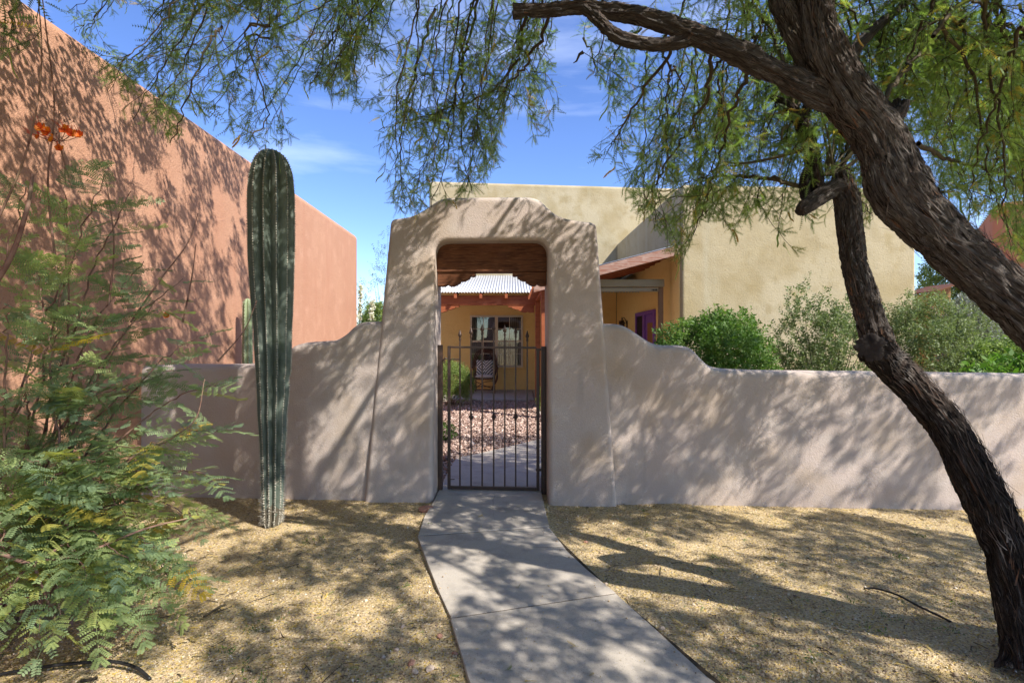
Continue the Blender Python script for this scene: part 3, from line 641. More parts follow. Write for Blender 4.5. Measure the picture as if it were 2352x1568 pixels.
zm = (wz0 + wz1) / 2
for xa, xb in ((wx0 + fr, xm - 0.045), (xm + 0.045, wx1 - fr)):
    MB().box(xa, xb, YF + 0.004, BY - 0.018, zm - 0.025, zm + 0.025).build('sash_rail', M['window_frame'], wino)
    xc = (xa + xb) / 2
    for za, zb in ((wz0 + fr, zm - 0.025), (zm + 0.025, wz1 - fr)):
        MB().box(xc - 0.008, xc + 0.008, YF + 0.012, YF + 0.026, za, zb).build('muntin', M['window_frame'], wino)
        MB().box(xa, xb, YF + 0.013, YF + 0.025, (za + zb) / 2 - 0.008, (za + zb) / 2 + 0.008).build('muntin', M['window_frame'], wino)
        MB().box(xa, xb, YF + 0.028, YF + 0.032, za, zb).build('pane', M['glass'], wino)
MB().box(wx0 + 0.02, wx1 - 0.02, BY - 0.0135, BY - 0.0125, wz0 + 0.02, wz1 - 0.02).build('unlit_room_sheet', M['room'], wino)  # dark sheet behind the glass, its colour standing in for an unlit interior
def curtain(x0, x1):
    n = 40; u = np.linspace(0, 1, n); V = np.vstack([np.stack([x0 + (x1 - x0) * u, BY - 0.020 + 0.004 * np.sin(u * (x1 - x0) * 110), np.full(n, z)], -1) for z in (wz0 + 0.06, wz1 - 0.06)])
    k = np.arange(n - 1); link('curtain', fast_mesh('curtain', V, np.stack([k, k + 1, n + k + 1, n + k], -1), smooth=True), M['curtain'], wino)
curtain(wx0 + fr, wx0 + fr + 0.30); curtain(wx1 - fr - 0.32, wx1 - fr)
# purple door on the side wall
dy0, dy1 = BX * FPX / (1508 - CX), BX * FPX / (1465 - CX); dz = 2.20; XD = BX - 0.013
def sidebox(y0, y1, z0, z1, t0, t1, name, m, parent, bev=0.004): return MB().box(XD - t1, XD - t0, y0, y1, z0, z1).build(name, m, parent, bevel=bev, seg=1)
door = sidebox(dy0, dy1, dz - 0.09, dz, 0.0, 0.06, 'door', M['purple'], house)
for (a, c) in ((dy0, dy0 + 0.05), (dy1 - 0.09, dy1), (dy0 + 0.76, dy0 + 0.94)): sidebox(a, c, 0.05, dz - 0.091, 0.0, 0.06, 'door_frame', M['purple'], door)
sidebox(dy0 + 0.051, dy0 + 0.759, 0.06, dz - 0.092, 0.0, 0.03, 'door_leaf', M['purple'], door)
sidebox(dy0 + 0.10, dy0 + 0.56, 0.30, dz - 0.28, 0.031, 0.040, 'door_panel', M['wood_door'], door)
sidebox(dy0 + 0.941, dy1 - 0.091, 0.06, dz - 0.092, 0.0, 0.03, 'screen', M['screen_dark'], door)
# lantern and plaque beside the door
lant = thing('wall_lantern', 'small dark iron wall lantern on golden porch wall beside purple door', 'lantern')
ly = 13.9; lx = XD - 0.14; lz_ = 1.98
MB().lathe(lx, ly, [(0.01, lz_ - 0.22), (0.06, lz_ - 0.20), (0.05, lz_ - 0.18), (0.075, lz_), (0.10, lz_ + 0.01), (0.05, lz_ + 0.07), (0.015, lz_ + 0.10), (0.02, lz_ + 0.13), (0.004, lz_ + 0.19)], 8).build('lantern_body', M['iron'], lant)
MB().tube([(lx, ly, lz_ + 0.12), (lx + 0.05, ly, lz_ + 0.17), (lx + 0.10, ly, lz_ + 0.10), (XD - 0.012, ly, lz_ - 0.02)], 0.012, 6).build('bracket', M['iron'], lant)
MB().box(XD - 0.012, XD - 0.001, ly - 0.06, ly + 0.06, lz_ - 0.16, lz_ + 0.08).build('back_plate', M['iron'], lant)
pq = thing('wall_plaque', 'small tan framed plaque on golden porch wall beside the lantern', 'plaque')
MB().box(XD - 0.03, XD - 0.001, 14.25, 14.85, 1.70, 2.10).build('frame', M['wood_door'], pq, bevel=0.006)
MB().box(XD - 0.034, XD - 0.0305, 14.31, 14.79, 1.75, 2.05).build('face', M['white_metal'], pq)

# far red building and its timber eave
far = thing('red_building', 'distant brick-red stucco building beyond the shrubs and thick trunk', 'building')
c = P(2281, 470, 15.0)
b = MB(); d1 = Vector((0.80, -0.60, 0)); d2 = Vector((0.6, 0.8, 0)); base = [Vector((c.x, c.y, 0)), Vector((c.x, c.y, 0)) + d1 * 7, Vector((c.x, c.y, 0)) + d1 * 7 + d2 * 6, Vector((c.x, c.y, 0)) + d2 * 6]
b.prism([(q.x, q.y) for q in base], lambda u, v: (u, v, -0.1), lambda u, v: (u, v, c.z + 0.06)); b.build('wall', M['stucco_red_far'], far, bevel=0.22, seg=5)
e0, e1 = P(2143, 672, 12.5), P(2184, 655, 12.5)
shed = thing('garden_shed', 'small brown board shed with sloping roof, peeking out above the silvery shrub', 'shed')
for k in range(5):
    t0, t1 = k / 5, (k + 0.94) / 5; a = e0.lerp(e1, t0); bq = e0.lerp(e1, t1)
    MB().prism([(a.x, 0), (bq.x, 0), (bq.x, bq.z - 0.02), (a.x, a.z - 0.02)], lambda u, v: (u, 12.5, v), lambda u, v: (u, 12.54, v)).build('board', M['wood_door'], shed)
MB().prism([(e0.x - 0.1, e0.z), (e1.x + 0.12, e1.z + 0.02), (e1.x + 0.12, e1.z + 0.06), (e0.x - 0.1, e0.z + 0.03)], lambda u, v: (u, 12.3, v), lambda u, v: (u, 13.4, v)).build('roof', M['wood_board'], shed)
MB().box(e0.x, e1.x, 12.55, 13.3, 0, e0.z - 0.02).build('wall', M['wood_door'], shed)
# ================================================================== cacti
def cactus(name, cx, cy, prof, ribs, depth, m, label, spines=True, step=0.020, phase=0.0):
    """prof: (z, radius, dx) from the ground up"""
    root = thing(name, label, 'cactus')
    pr_ = spline([(z, r, dx) for z, r, dx in prof], 9); per = 12; n = ribs * per
    th = np.arange(n) * 2 * math.pi / n + phase; tri = np.abs(((np.arange(n) / per) % 1.0) - 0.5) * 2
    crest = 1 - depth * (1 - tri ** 0.85)
    V = []
    for z, r, dx in pr_:
        wob = 1 + 0.02 * vnoise(np.stack([np.cos(th) * 1.5, np.sin(th) * 1.5, np.full(n, z * 5)], -1))
        rr = max(r, 0.002) * crest * wob
        V.append(np.stack([cx + dx + rr * np.cos(th), cy + rr * np.sin(th), np.full(n, z)], -1))
    V = np.array(V); m_ = len(V)
    i = np.arange(m_ - 1)[:, None] * n; j = np.arange(n)[None]; j2 = (j + 1) % n
    F = np.stack([i + j, i + j2, i + n + j2, i + n + j], -1).reshape(-1, 4)
    link('body', fast_mesh('body', V.reshape(-1, 3), F, smooth=True), m, root)
    if not spines: return root
    bag = Bag(); zs = pr_[:, 0]; H = zs[-1]
    org, dirs, sc_ = [], [], []; dots = []
    for k in range(ribs):
        a = (k + 0.5 - 0.5) * 2 * math.pi / ribs + phase      # crests sit where tri == 1
        z = 0.02
        while z < H - 0.012:
            r = np.interp(z, zs, pr_[:, 1]); dx = np.interp(z, zs, pr_[:, 2])
            p = np.array([cx + dx + r * 1.0 * math.cos(a), cy + r * 1.0 * math.sin(a), z]); dots.append(p)
            low = max(0.0, 1 - z / 0.9)
            for s in range(9):
                d = np.array([math.cos(a), math.sin(a), 0]) * 0.8 + rng.normal(0, 0.55, 3)
                org.append(p); dirs.append(d); sc_.append((0.010 + 0.016 * low) * rng.uniform(0.6, 1.3) + (0.012 if rng.random() < 0.05 else 0))
            z += step * rng.uniform(0.8, 1.2)
    w = 0.05
    T = (np.array([[0, -w, 0], [0, w, 0], [1, 0, 0]]), np.array([[0, 1, 2, 2]]))
    T = (np.array([[0, -w, 0], [0, w, 0], [1, 0.01, 0], [1, -0.01, 0]]), np.array([[0, 1, 2, 3]]))
    ups = rng.normal(0, 1, (len(org), 3)); scatter(bag, T, np.array(org), np.array(dirs), ups, np.array(sc_), rng.random(len(org)))
    O = (np.array([[1, 0, 0], [0, 1, 0], [-1, 0, 0], [0, -1, 0], [0, 0, 1.4], [0, 0, -1.4]], float), np.array([[0, 1, 4, 4], [1, 2, 4, 4], [2, 3, 4, 4], [3, 0, 4, 4], [1, 0, 5, 5], [2, 1, 5, 5], [3, 2, 5, 5], [0, 3, 5, 5]]))
    Vd = O[0]; Fd = np.array([[0, 1, 4], [1, 2, 4], [2, 3, 4], [3, 0, 4], [1, 0, 5], [2, 1, 5], [3, 2, 5], [0, 3, 5]])
    dg = Bag(); scatter(dg, (Vd, Fd), np.array(dots), np.tile([1., 0, 0], (len(dots), 1)), np.tile([0, 0, 1.], (len(dots), 1)), np.full(len(dots), 0.0062), np.full(len(dots), 0.5))
    tag(bag.build('spines', M['spine'], root), kind='stuff'); tag(dg.build('areoles', M['spine'], root), kind='stuff')
    return root
cb = G(622, 1213); cYc = cb.y + 0.10
def cz(py): return CAM_H - (py - CY) / FPX * cYc
cw = [(1225, 601, 644), (1190, 603, 648), (1150, 601, 652), (1050, 598, 655), (990, 595, 659), (950, 592, 660), (905, 591, 665), (870, 589, 665), (850, 588, 669), (760, 583, 671), (700, 578, 674), (630, 573, 676), (560, 570, 678), (480, 569, 678), (440, 570, 677), (400, 575, 673), (375, 582, 665), (358, 592, 654), (348, 604, 640), (344, 616, 628), (343, 621, 623)]
cprof = []
for py, a, c_ in cw:
    xm_ = ((a + c_) / 2 - CX) / FPX * cYc; cprof.append((max(cz(py), -0.05) if py > 1190 else cz(py), (c_ - a) / 2 / FPX * cYc * 0.93, xm_ - cb.x))
cactus('columnar_cactus', cb.x, cYc, cprof, 12, 0.40, M['cactus'], 'tall thick dark green ribbed columnar cactus standing alone in the dirt', phase=-math.pi / 2 + 0.10)
sY = 6.7; sx = P(569, 0, sY).x; stop = P(0, 685, sY).z
cactus('columnar_cactus', sx, sY, [(-0.03, 0.05, 0), (0.6, 0.06, 0.01), (1.2, 0.063, 0), (1.7, 0.063, 0), (stop - 0.10, 0.060, 0), (stop - 0.03, 0.042, 0), (stop - 0.006, 0.018, 0), (stop, 0.003, 0)], 7, 0.30, M['cactus_pale'],
       'slim pale green young cactus rising behind the stucco wall against the terracotta flank', step=0.04)

# ================================================================== bark-covered trunks
def bark_tube(pts, seg=96, step=0.012, amp=0.013, seed=0.0, lumps=0.05, twist=0.25):
    """pts: (x, y, z, radius); returns verts, faces, bark coordinates, axis samples"""
    d = spline(pts, 24); s = np.concatenate([[0], np.cumsum(np.linalg.norm(np.diff(d[:, :3], axis=0), axis=1))])
    n = max(8, int(s[-1] / step)); t = np.linspace(0, s[-1], n)
    d = np.stack([np.interp(t, s, d[:, k]) for k in range(4)], -1)
    V, F = tube_arrays(d[:, :3], d[:, 3], seg); V = V.reshape(n, seg, 3); C = d[:, None, :3]; nrm = (V - C) / d[:, None, 3:4]
    a = np.arange(seg) * 2 * math.pi / seg
    aa = a[None] + twist * t[:, None]
    R0 = d[:, 3:4].mean()
    q = np.stack([np.cos(aa) * 3.0 * R0 / 0.1, np.sin(aa) * 3.0 * R0 / 0.1, np.repeat(t[:, None] * 11.0, seg, 1) + seed], -1)
    ridge = 1 - np.abs(fbm(q, 4)) * 1.6
    big = fbm(np.stack([np.cos(a)[None] * 1.1 + t[:, None] * 0, np.sin(a)[None] * 1.1 + t[:, None] * 0, np.repeat(t[:, None] * 2.6, seg, 1) + seed + 7], -1), 3)
    disp = amp * 1.5 * (ridge - 0.75) + lumps * d[:, 3:4] * big * 2
    V = V + nrm * disp[..., None]
    bk = np.stack([np.cos(aa) * 1.3, np.sin(aa) * 1.3, np.repeat(t[:, None] * 3.0, seg, 1) + seed], -1)
    return V.reshape(-1, 3), F, bk.reshape(-1, 3), d, n
def limb(name, parent, pts, m, seg=96, step=0.012, amp=0.013, seed=0.0, lumps=0.05, capm=None):
    V, F, bk, d, n = bark_tube(pts, seg, step, amp, seed, lumps)
    # close the far end with a slightly sunken cut
    c = d[-1, :3]; k0 = len(V) - seg; V = np.vstack([V, c[None]]); bk = np.vstack([bk, [[0, 0, seed]]])
    T = np.array([[k0 + i, k0 + (i + 1) % seg, len(V) - 1, len(V) - 1] for i in range(seg)])
    me = bpy.data.meshes.new(name)
    o = link(name, fast_mesh(name, V, F, vec=bk, smooth=True) if capm is None else fast_mesh(name, V[:-1], F, vec=bk[:-1], smooth=True), m, parent)
    if capm is not None:
        ring = V[k0:k0 + seg]; ax = d[-1, :3] - d[-3, :3]; ax /= np.linalg.norm(ax)
        V2 = np.vstack([ring, c + (ring - c) * 0.9 + ax * 0.006, c + (ring - c) * 0.45 + ax * 0.002, [c - ax * 0.004]])
        V2[seg:3 * seg] += 0.004 * fbm(V2[seg:3 * seg] * 30, 2)[:, None] * ax
        Fq = [[r_ * seg + i, r_ * seg + (i + 1) % seg, (r_ + 1) * seg + (i + 1) % seg, (r_ + 1) * seg + i] for r_ in range(2) for i in range(seg)]
        me2 = MB(); me2.add(V2, [tuple(f) for f in Fq] + [(2 * seg + i, 2 * seg + (i + 1) % seg, 3 * seg) for i in range(seg)])
        me2.build('cut_face', capm, o, smooth=True)
    return o, d
def flakes(bag, d, count, seed, lo=0.0, hi=1.0, side=None, lift=0.5, size=(0.04, 0.13)):
    """loose curling strips of bark lying along the trunk"""
    r = np.random.default_rng(seed); n = len(d); ax = np.gradient(d[:, :3], axis=0); ax /= np.linalg.norm(ax, axis=1)[:, None]
    for _ in range(count):
        i = int(r.uniform(lo, hi) * (n - 1)); a = ax[i]
        v = r.normal(0, 1, 3)
        if side is not None: v = v * 0.7 + np.array(side)
        v -= a * np.dot(v, a); v /= np.linalg.norm(v)
        w = np.cross(a, v); L = r.uniform(*size); wd = r.uniform(0.0012, 0.0042); base = d[i, :3] + v * (d[i, 3] * 1.00 + 0.004)
        sgn = 1 if r.random() < 0.5 else -1; cu = r.uniform(0.05, lift); sk = r.normal(0, 0.25)
        P_ = []
        for t in np.linspace(0, 1, 4):
            c = base + a * sgn * L * (t - 0.3) + v * (cu * L * max(t - 0.25, 0) ** 1.6) + w * sk * L * t
            ww = wd * (1 - 0.75 * t)
            P_ += [c - w * ww, c + w * ww]
        bag.put(np.array(P_), np.array([[0, 1, 3, 2], [2, 3, 5, 4], [4, 5, 7, 6]]), r.random())
def PR(lst):
    """(px, py, Y, width px) -> (x, y, z, radius)"""
    out = []
    for px, py, Y, w in lst:
        p = P(px, py, Y); out.append((p.x, p.y, p.z, w * 0.885 / 2 / FPX * Y))
    return out

tree = thing('mesquite_tree', 'large shaggy-barked mesquite with thick leaning trunk, its limbs and feathery leaves overhanging the gateway', 'tree')
A_pts = [(3.75, 1.95, -0.12, 0.20), (3.42, 2.0, 0.25, 0.165), (2.95, 2.1, 0.85, 0.145)] + PR([(2410, 765, 2.2, 128), (2352, 709, 2.2, 126), (2262, 632, 2.22, 120), (2180, 560, 2.24, 122), (2112, 494, 2.26, 126), (2062, 430, 2.28, 138), (2038, 368, 2.3, 122), (2005, 300, 2.3, 116), (1952, 228, 2.3, 114), (1908, 150, 2.3, 104), (1884, 80, 2.3, 86), (1868, 0, 2.3, 68), (1850, -100, 2.3, 62), (1820, -260, 2.35, 54), (1800, -460, 2.4, 44)])
_, dA = limb('trunk', tree, A_pts, M['bark'], 100, 0.012, 0.011, 1.0, 0.045)
S2 = PR([(1905, 215, 2.38, 60), (1868, 160, 2.38, 66), (1838, 100, 2.38, 66), (1815, 45, 2.38, 68), (1797, 0, 2.38, 66), (1770, -100, 2.40, 56), (1700, -260, 2.5, 44), (1560, -420, 2.7, 34)])
_, dS = limb('limb', tree, S2, M['bark'], 72, 0.012, 0.010, 4.0)
B_pts = PR([(1915, 235, 2.32, 56), (1870, 212, 2.32, 70), (1806, 178, 2.34, 62), (1725, 136, 2.38, 62), (1650, 101, 2.42, 54), (1568, 68, 2.46, 46), (1490, 42, 2.50, 43), (1414, 27, 2.54, 42), (1345, 16, 2.56, 36), (1274, 22, 2.58, 34), (1215, 26, 2.60, 33), (1180, 27, 2.60, 36)])
_, dB = limb('limb', tree, B_pts, M['bark'], 80, 0.010, 0.009, 9.0, 0.06, capm=M['cut_wood'])
C_pts = PR([(1600, 84, 2.46, 30), (1568, 97, 2.46, 33), (1525, 103, 2.47, 33), (1484, 102, 2.48, 32), (1432, 90, 2.49, 33), (1402, 74, 2.50, 31), (1380, 52, 2.52, 28), (1358, 33, 2.54, 26), (1335, 14, 2.56, 24)])
_, dC = limb('limb', tree, C_pts, M['bark'], 64, 0.010, 0.008, 13.0)
_, dT = limb('stub', tree, PR([(2030, 300, 2.34, 50), (2056, 268, 2.36, 44), (2066, 250, 2.37, 38), (2069, 236, 2.38, 38)]), M['bark_black'], 56, 0.01, 0.008, 21.0, capm=M['cut_wood'])
_, dK = limb('limb', tree, PR([(1930, 170, 2.5, 30), (1955, 128, 2.7, 30), (1985, 90, 2.9, 28), (2022, 54, 3.1, 24), (2075, 10, 3.3, 20), (2150, -80, 3.5, 16)]), M['bark'], 40, 0.014, 0.006, 25.0)
fb = Bag()
flakes(fb, dA, 1500, 1, 0.12, 0.86, (0.6, -0.1, 0.9), 0.35); flakes(fb, dA, 1300, 2, 0.12, 0.9, None, 0.14, (0.015, 0.07))
flakes(fb, dB, 260, 3, 0, 1, (0, -0.2, 0.9), 0.25, (0.02, 0.06)); flakes(fb, dC, 90, 4, 0, 1, None, 0.2, (0.02, 0.05)); flakes(fb, dS, 160, 5, 0, 0.7, None, 0.25, (0.02, 0.06))
flakes(fb, dA, 200, 16, 0.35, 0.6, (0.9, -0.2, 0.7), 0.55, (0.04, 0.10))
tag(fb.build('loose_bark', M['flake'], tree), kind='stuff')

# ---------------------------------------------------------------- second, pruned mesquite
tree2 = thing('mesquite_tree', 'slender crooked mesquite with blackened trunk and pruned stubs leaning in front of the wall', 'tree')
D_pts = PR([(2377, 1562, 2.30, 150), (2371, 1530, 2.33, 128), (2362, 1474, 2.36, 112), (2341, 1369, 2.41, 108), (2313, 1264, 2.46, 106), (2273, 1170, 2.51, 105), (2230, 1080, 2.56, 98), (2204, 1027, 2.60, 91), (2163, 964, 2.65, 88), (2104, 898, 2.70, 84), (2050, 846, 2.74, 84), (2018, 816, 2.68, 80), (1996, 798, 2.61, 76)])
_, dD = limb('trunk', tree2, D_pts, M['bark_black'], 96, 0.012, 0.011, 31.0, 0.05, capm=M['cut_wood'])
D2 = PR([(2050, 838, 2.80, 60), (2022, 790, 2.84, 70), (2004, 752, 2.86, 70), (1997, 720, 2.88, 68), (1980, 667, 2.90, 64), (1962, 606, 2.93, 58), (1957, 562, 2.95, 56), (1951, 510, 2.97, 58), (1946, 462, 2.98, 58), (1936, 425, 2.99, 52), (1930, 400, 3.0, 40)])
_, dD2 = limb('trunk', tree2, D2, M['bark'], 88, 0.010, 0.009, 37.0, 0.05, capm=M['cut_wood'])
_, dE = limb('stub', tree2, PR([(1940, 425, 2.98, 44), (1908, 436, 2.96, 44), (1876, 456, 2.94, 44), (1852, 473, 2.92, 40), (1838, 484, 2.91, 32)]), M['bark'], 64, 0.01, 0.008, 41.0, capm=M['cut_wood'])
_, dU = limb('limb', tree2, PR([(1885, 456, 2.96, 34), (1874, 420, 2.98, 38), (1866, 367, 3.0, 38), (1855, 315, 3.03, 34), (1834, 273, 3.06, 30), (1813, 245, 3.09, 24), (1785, 228, 3.1, 14), (1764, 219, 3.1, 6)]), M['bark_black'], 56, 0.01, 0.008, 43.0)
limb('stub', tree2, PR([(1856, 470, 2.94, 18), (1850, 450, 2.95, 22), (1847, 415, 2.96, 22), (1852, 388, 2.97, 14)]), M['bark_black'], 40, 0.01, 0.006, 47.0)
limb('limb', tree2, PR([(1845, 300, 3.05, 16), (1850, 270, 3.06, 20), (1852, 240, 3.06, 16), (1850, 225, 3.06, 10)]), M['bark_black'], 32, 0.01, 0.006, 48.0)
fb2 = Bag()
flakes(fb2, dD, 900, 6, 0.05, 0.98, (0.7, -0.2, 0.6), 0.3); flakes(fb2, dD2, 600, 7, 0, 1, None, 0.15, (0.015, 0.05)); flakes(fb2, dD, 160, 8, 0.75, 0.98, (0.2, -0.5, 0.8), 0.3)
flakes(fb2, dU, 120, 9, 0, 0.9, None, 0.25, (0.015, 0.05)); flakes(fb2, dE, 60, 10, 0, 1, (0, 0, 1), 0.2, (0.015, 0.04))
tag(fb2.build('loose_bark', M['flake'], tree2), kind='stuff')

# ================================================================== feathery mesquite foliage
def pinnate(n, L, ll, lw_, bend=0.15, sweep=0.35):
    """a fine pinna: n leaflet pairs along x, each a narrow four-cornered blade"""
    V, F = [], []
    for k in range(n):
        t = (k + 0.6) / n; x = L * t; z = -bend * L * t * t; s = 1 - 0.35 * abs(t - 0.45) * 2 * (1 if t > 0.45 else 0.6)
        l = ll * s; w = lw_ * s; i = len(V)                # one dart for each leaflet pair
        V += [(x - w, 0, z), (x + l * sweep, l, z - 0.14 * l), (x + w, 0, z), (x + l * sweep, -l, z - 0.14 * l)]
        F.append((i, i + 1, i + 2, i + 3))
    i = len(V); w = 0.0009
    V += [(0, -w, 0), (0, w, 0), (L * 0.5, w, -bend * L * 0.25), (L * 0.5, -w, -bend * L * 0.25), (L, w * 0.5, -bend * L), (L, -w * 0.5, -bend * L)]
    F += [(i, i + 1, i + 2, i + 3), (i + 3, i + 2, i + 4, i + 5)]
    return np.array(V), np.array(F)
def mesq_leaf(n, ll, lw_, seed, axis=True):
    r = np.random.default_rng(seed); Vs, Fs = [], []; k = 0
    for sg in (-1, 1):
        V, F = pinnate(n, 0.075 * r.uniform(0.8, 1.2), ll, lw_, r.uniform(0.05, 0.45))
        if not axis: F = F[:-2]; V = V[:-6]
        a = sg * r.uniform(0.25, 0.55); c, s = math.cos(a), math.sin(a); R = np.array([[c, -s, 0], [s, c, 0], [0, 0, 1]])
        tw = r.uniform(-0.7, 0.7); T = np.array([[1, 0, 0], [0, math.cos(tw), -math.sin(tw)], [0, math.sin(tw), math.cos(tw)]])
        V = V @ (R @ T).T + np.array([0.018, 0, 0]); Vs.append(V); Fs.append(F + k); k += len(V)
    if not axis: return np.vstack(Vs), np.vstack(Fs)
    w = 0.001; Vs.append(np.array([(0, -w, 0), (0, w, 0), (0.019, w, 0), (0.019, -w, 0)])); Fs.append(np.array([[0, 1, 2, 3]]) + k)
    return np.vstack(Vs), np.vstack(Fs)
FINE = [mesq_leaf(9, 0.0130, 0.0027, s) for s in range(6)]
COARSE = [mesq_leaf(2, 0.021, 0.0135, 20 + s, False) for s in range(3)]

ENV = np.array([(-200, 150), (0, 150), (55, 130), (95, 70), (140, 30), (200, 120), (262, 265), (330, 300), (395, 345), (440, 270), (520, 300), (560, 330), (620, 348), (690, 370), (740, 285), (800, 215), (850, 300), (880, 400), (900, 490), (960, 500), (1010, 492), (1080, 452), (1112, 440), (1150, 380), (1190, 250), (1230, 380), (1255, 415), (1290, 335), (1330, 180), (1365, 400), (1400, 360), (1450, 480), (1500, 520), (1560, 625), (1600, 525), (1650, 500), (1690, 560), (1740, 480), (1790, 570), (1830, 600), (1880, 600), (1940, 560), (2000, 520), (2060, 330), (2100, 310), (2160, 440), (2230, 500), (2300, 570), (2352, 620), (2700, 700)], float)
GAPS = [(1345, 255, 48, 85), (1185, 330, 38, 75), (1310, 130, 40, 60), (560, 60, 30, 25), (720, 240, 40, 40), (2270, 520, 30, 22), (300, 60, 40, 45)]
def accept(p):
    px, py = proj(p)
    if p[1] < 0.6 or px < -400 or px > 2750 or py < -25: return True
    e = np.interp(px, ENV[:, 0], ENV[:, 1])
    if py > e: return False
    for gx, gy_, rx, ry in GAPS:
        if ((px - gx) / rx) ** 2 + ((py - gy_) / ry) ** 2 < 1: return False
    return True

class Canopy:
    def __init__(s): s.wood = Bag(); s.o = []; s.d = []; s.u = []; s.s = []; s.t = []; s.fine = []; s.ends = []
    def twig(s, p, d, L, fine, step=0.036, droop=1.0, tone=0.5, r0=0.0026):
        n = max(4, int(L / 0.05)); pts = [p]; d = d / np.linalg.norm(d)
        for k in range(n):
            d = d + np.array([0, 0, -droop * 0.05]) + rng.normal(0, 0.17, 3); d /= np.linalg.norm(d)
            q = pts[-1] + d * (L / n)
            if not accept(q): break
            pts.append(q)
        if len(pts) < 3: return
        pts = np.array(pts); V, F = tube_arrays(pts, np.linspace(r0, 0.0011, len(pts)), 3); s.wood.put(V, F, 0.5)
        tl = np.linalg.norm(np.diff(pts, axis=0), axis=1); cum = np.concatenate([[0], np.cumsum(tl)])
        x = 0.04
        while x < cum[-1]:
            q = np.array([np.interp(x, cum, pts[:, k]) for k in range(3)]); i = min(np.searchsorted(cum, x), len(pts) - 1); tg = pts[i] - pts[i - 1]; tg /= np.linalg.norm(tg) + 1e-9
            for m_ in range(1 if rng.random() < 0.7 else 2):
                dd = tg * 0.35 + rng.normal(0, 0.65, 3) + np.array([0, 0, -0.25])
                if accept(q + dd / np.linalg.norm(dd) * 0.07):
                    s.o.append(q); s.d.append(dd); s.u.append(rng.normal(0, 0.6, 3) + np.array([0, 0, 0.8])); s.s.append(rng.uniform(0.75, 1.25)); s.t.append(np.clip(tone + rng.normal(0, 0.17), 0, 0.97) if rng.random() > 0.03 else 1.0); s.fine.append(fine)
            x += step * rng.uniform(0.7, 1.3)
        s.ends.append((pts[-1], fine))
    def branch(s, pts, r0, r1, ntw, fine, L=(0.25, 0.55), droop=1.1, tone=0.5, step=0.040, start=0.12):
        d = spline(pts, 8)
        d[1:-1] += rng.normal(0, 0.008, d[1:-1].shape)
        keep = len(d)
        for k in range(len(d)):
            if k > 3 and not accept(d[k]): keep = k; break
        d = d[:keep]
        if len(d) < 4: return
        V, F = tube_arrays(d, np.linspace(r0, r1, len(d)), 6 if fine else 3); s.wood.put(V, F, 0.5)
        for k in range(ntw):
            t = rng.uniform(start, 1.0); i = min(int(t * (len(d) - 1)), len(d) - 2); tg = d[i + 1] - d[i]; tg /= np.linalg.norm(tg) + 1e-9
            dr = tg * 0.7 + rng.normal(0, 0.62, 3) + np.array([0, 0, -0.15])
            s.twig(d[i], dr, rng.uniform(*L), fine, step, droop, tone)
        tg = d[-1] - d[-3]; s.twig(d[-1], tg, rng.uniform(*L), fine, step, droop, tone)
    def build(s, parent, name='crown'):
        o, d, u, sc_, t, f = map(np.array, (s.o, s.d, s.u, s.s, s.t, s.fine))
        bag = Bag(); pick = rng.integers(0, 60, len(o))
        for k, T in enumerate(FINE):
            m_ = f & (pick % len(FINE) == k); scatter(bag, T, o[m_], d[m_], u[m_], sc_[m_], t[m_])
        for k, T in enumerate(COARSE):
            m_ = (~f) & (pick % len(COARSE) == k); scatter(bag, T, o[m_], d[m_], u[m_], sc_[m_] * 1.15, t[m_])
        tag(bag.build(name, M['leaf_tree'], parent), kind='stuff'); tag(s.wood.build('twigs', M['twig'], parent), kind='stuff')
        print('canopy leaves', len(o), 'fine', f.sum())

can = Canopy()
# main overhead limbs above the picture
def vec(*a): return np.array(a, float)
over = []
def overhead(pts, r0, r1, seed):
    o_, d_ = limb('limb', tree, [(x, y, z, r0 + (r1 - r0) * k / (len(pts) - 1)) for k, (x, y, z) in enumerate(pts)], M['bark'], 28, 0.03, 0.004, seed)
    over.append(d_); return d_
Stop = S2[-1]; Atop = A_pts[-1]
overhead([Stop[:3], (0.2, 2.7, 4.35), (-0.8, 2.7, 4.5), (-1.9, 2.6, 4.4), (-2.9, 2.4, 4.1)], 0.034, 0.012, 51)
overhead([(0.6, 2.6, 4.25), (0.2, 3.1, 4.4), (-0.3, 3.6, 4.6), (-1.1, 4.0, 4.6), (-1.9, 4.3, 4.5)], 0.030, 0.010, 52)
overhead([Atop[:3], (1.5, 2.9, 4.6), (1.7, 3.5, 4.9), (1.6, 4.2, 5.0)], 0.040, 0.012, 53)
overhead([Atop[:3], (1.6, 2.0, 4.6), (1.4, 1.0, 4.8), (1.0, -0.2, 4.8), (0.6, -1.4, 4.5)], 0.042, 0.012, 54)
overhead([(1.55, 2.3, 4.2), (2.3, 1.6, 4.7), (3.2, 0.8, 5.0), (4.2, -0.2, 5.0), (5.2, -1.2, 4.7)], 0.045, 0.012, 55)
overhead([(2.1, 2.25, 3.4), (3.0, 2.2, 4.1), (4.1, 1.9, 4.6), (5.3, 1.5, 4.8), (6.4, 1.0, 4.6)], 0.045, 0.012, 56)
overhead([(1.9, 2.3, 3.2), (2.7, 2.9, 3.9), (3.6, 3.6, 4.3), (4.6, 4.2, 4.4), (5.4, 4.6, 4.3)], 0.042, 0.012, 57)

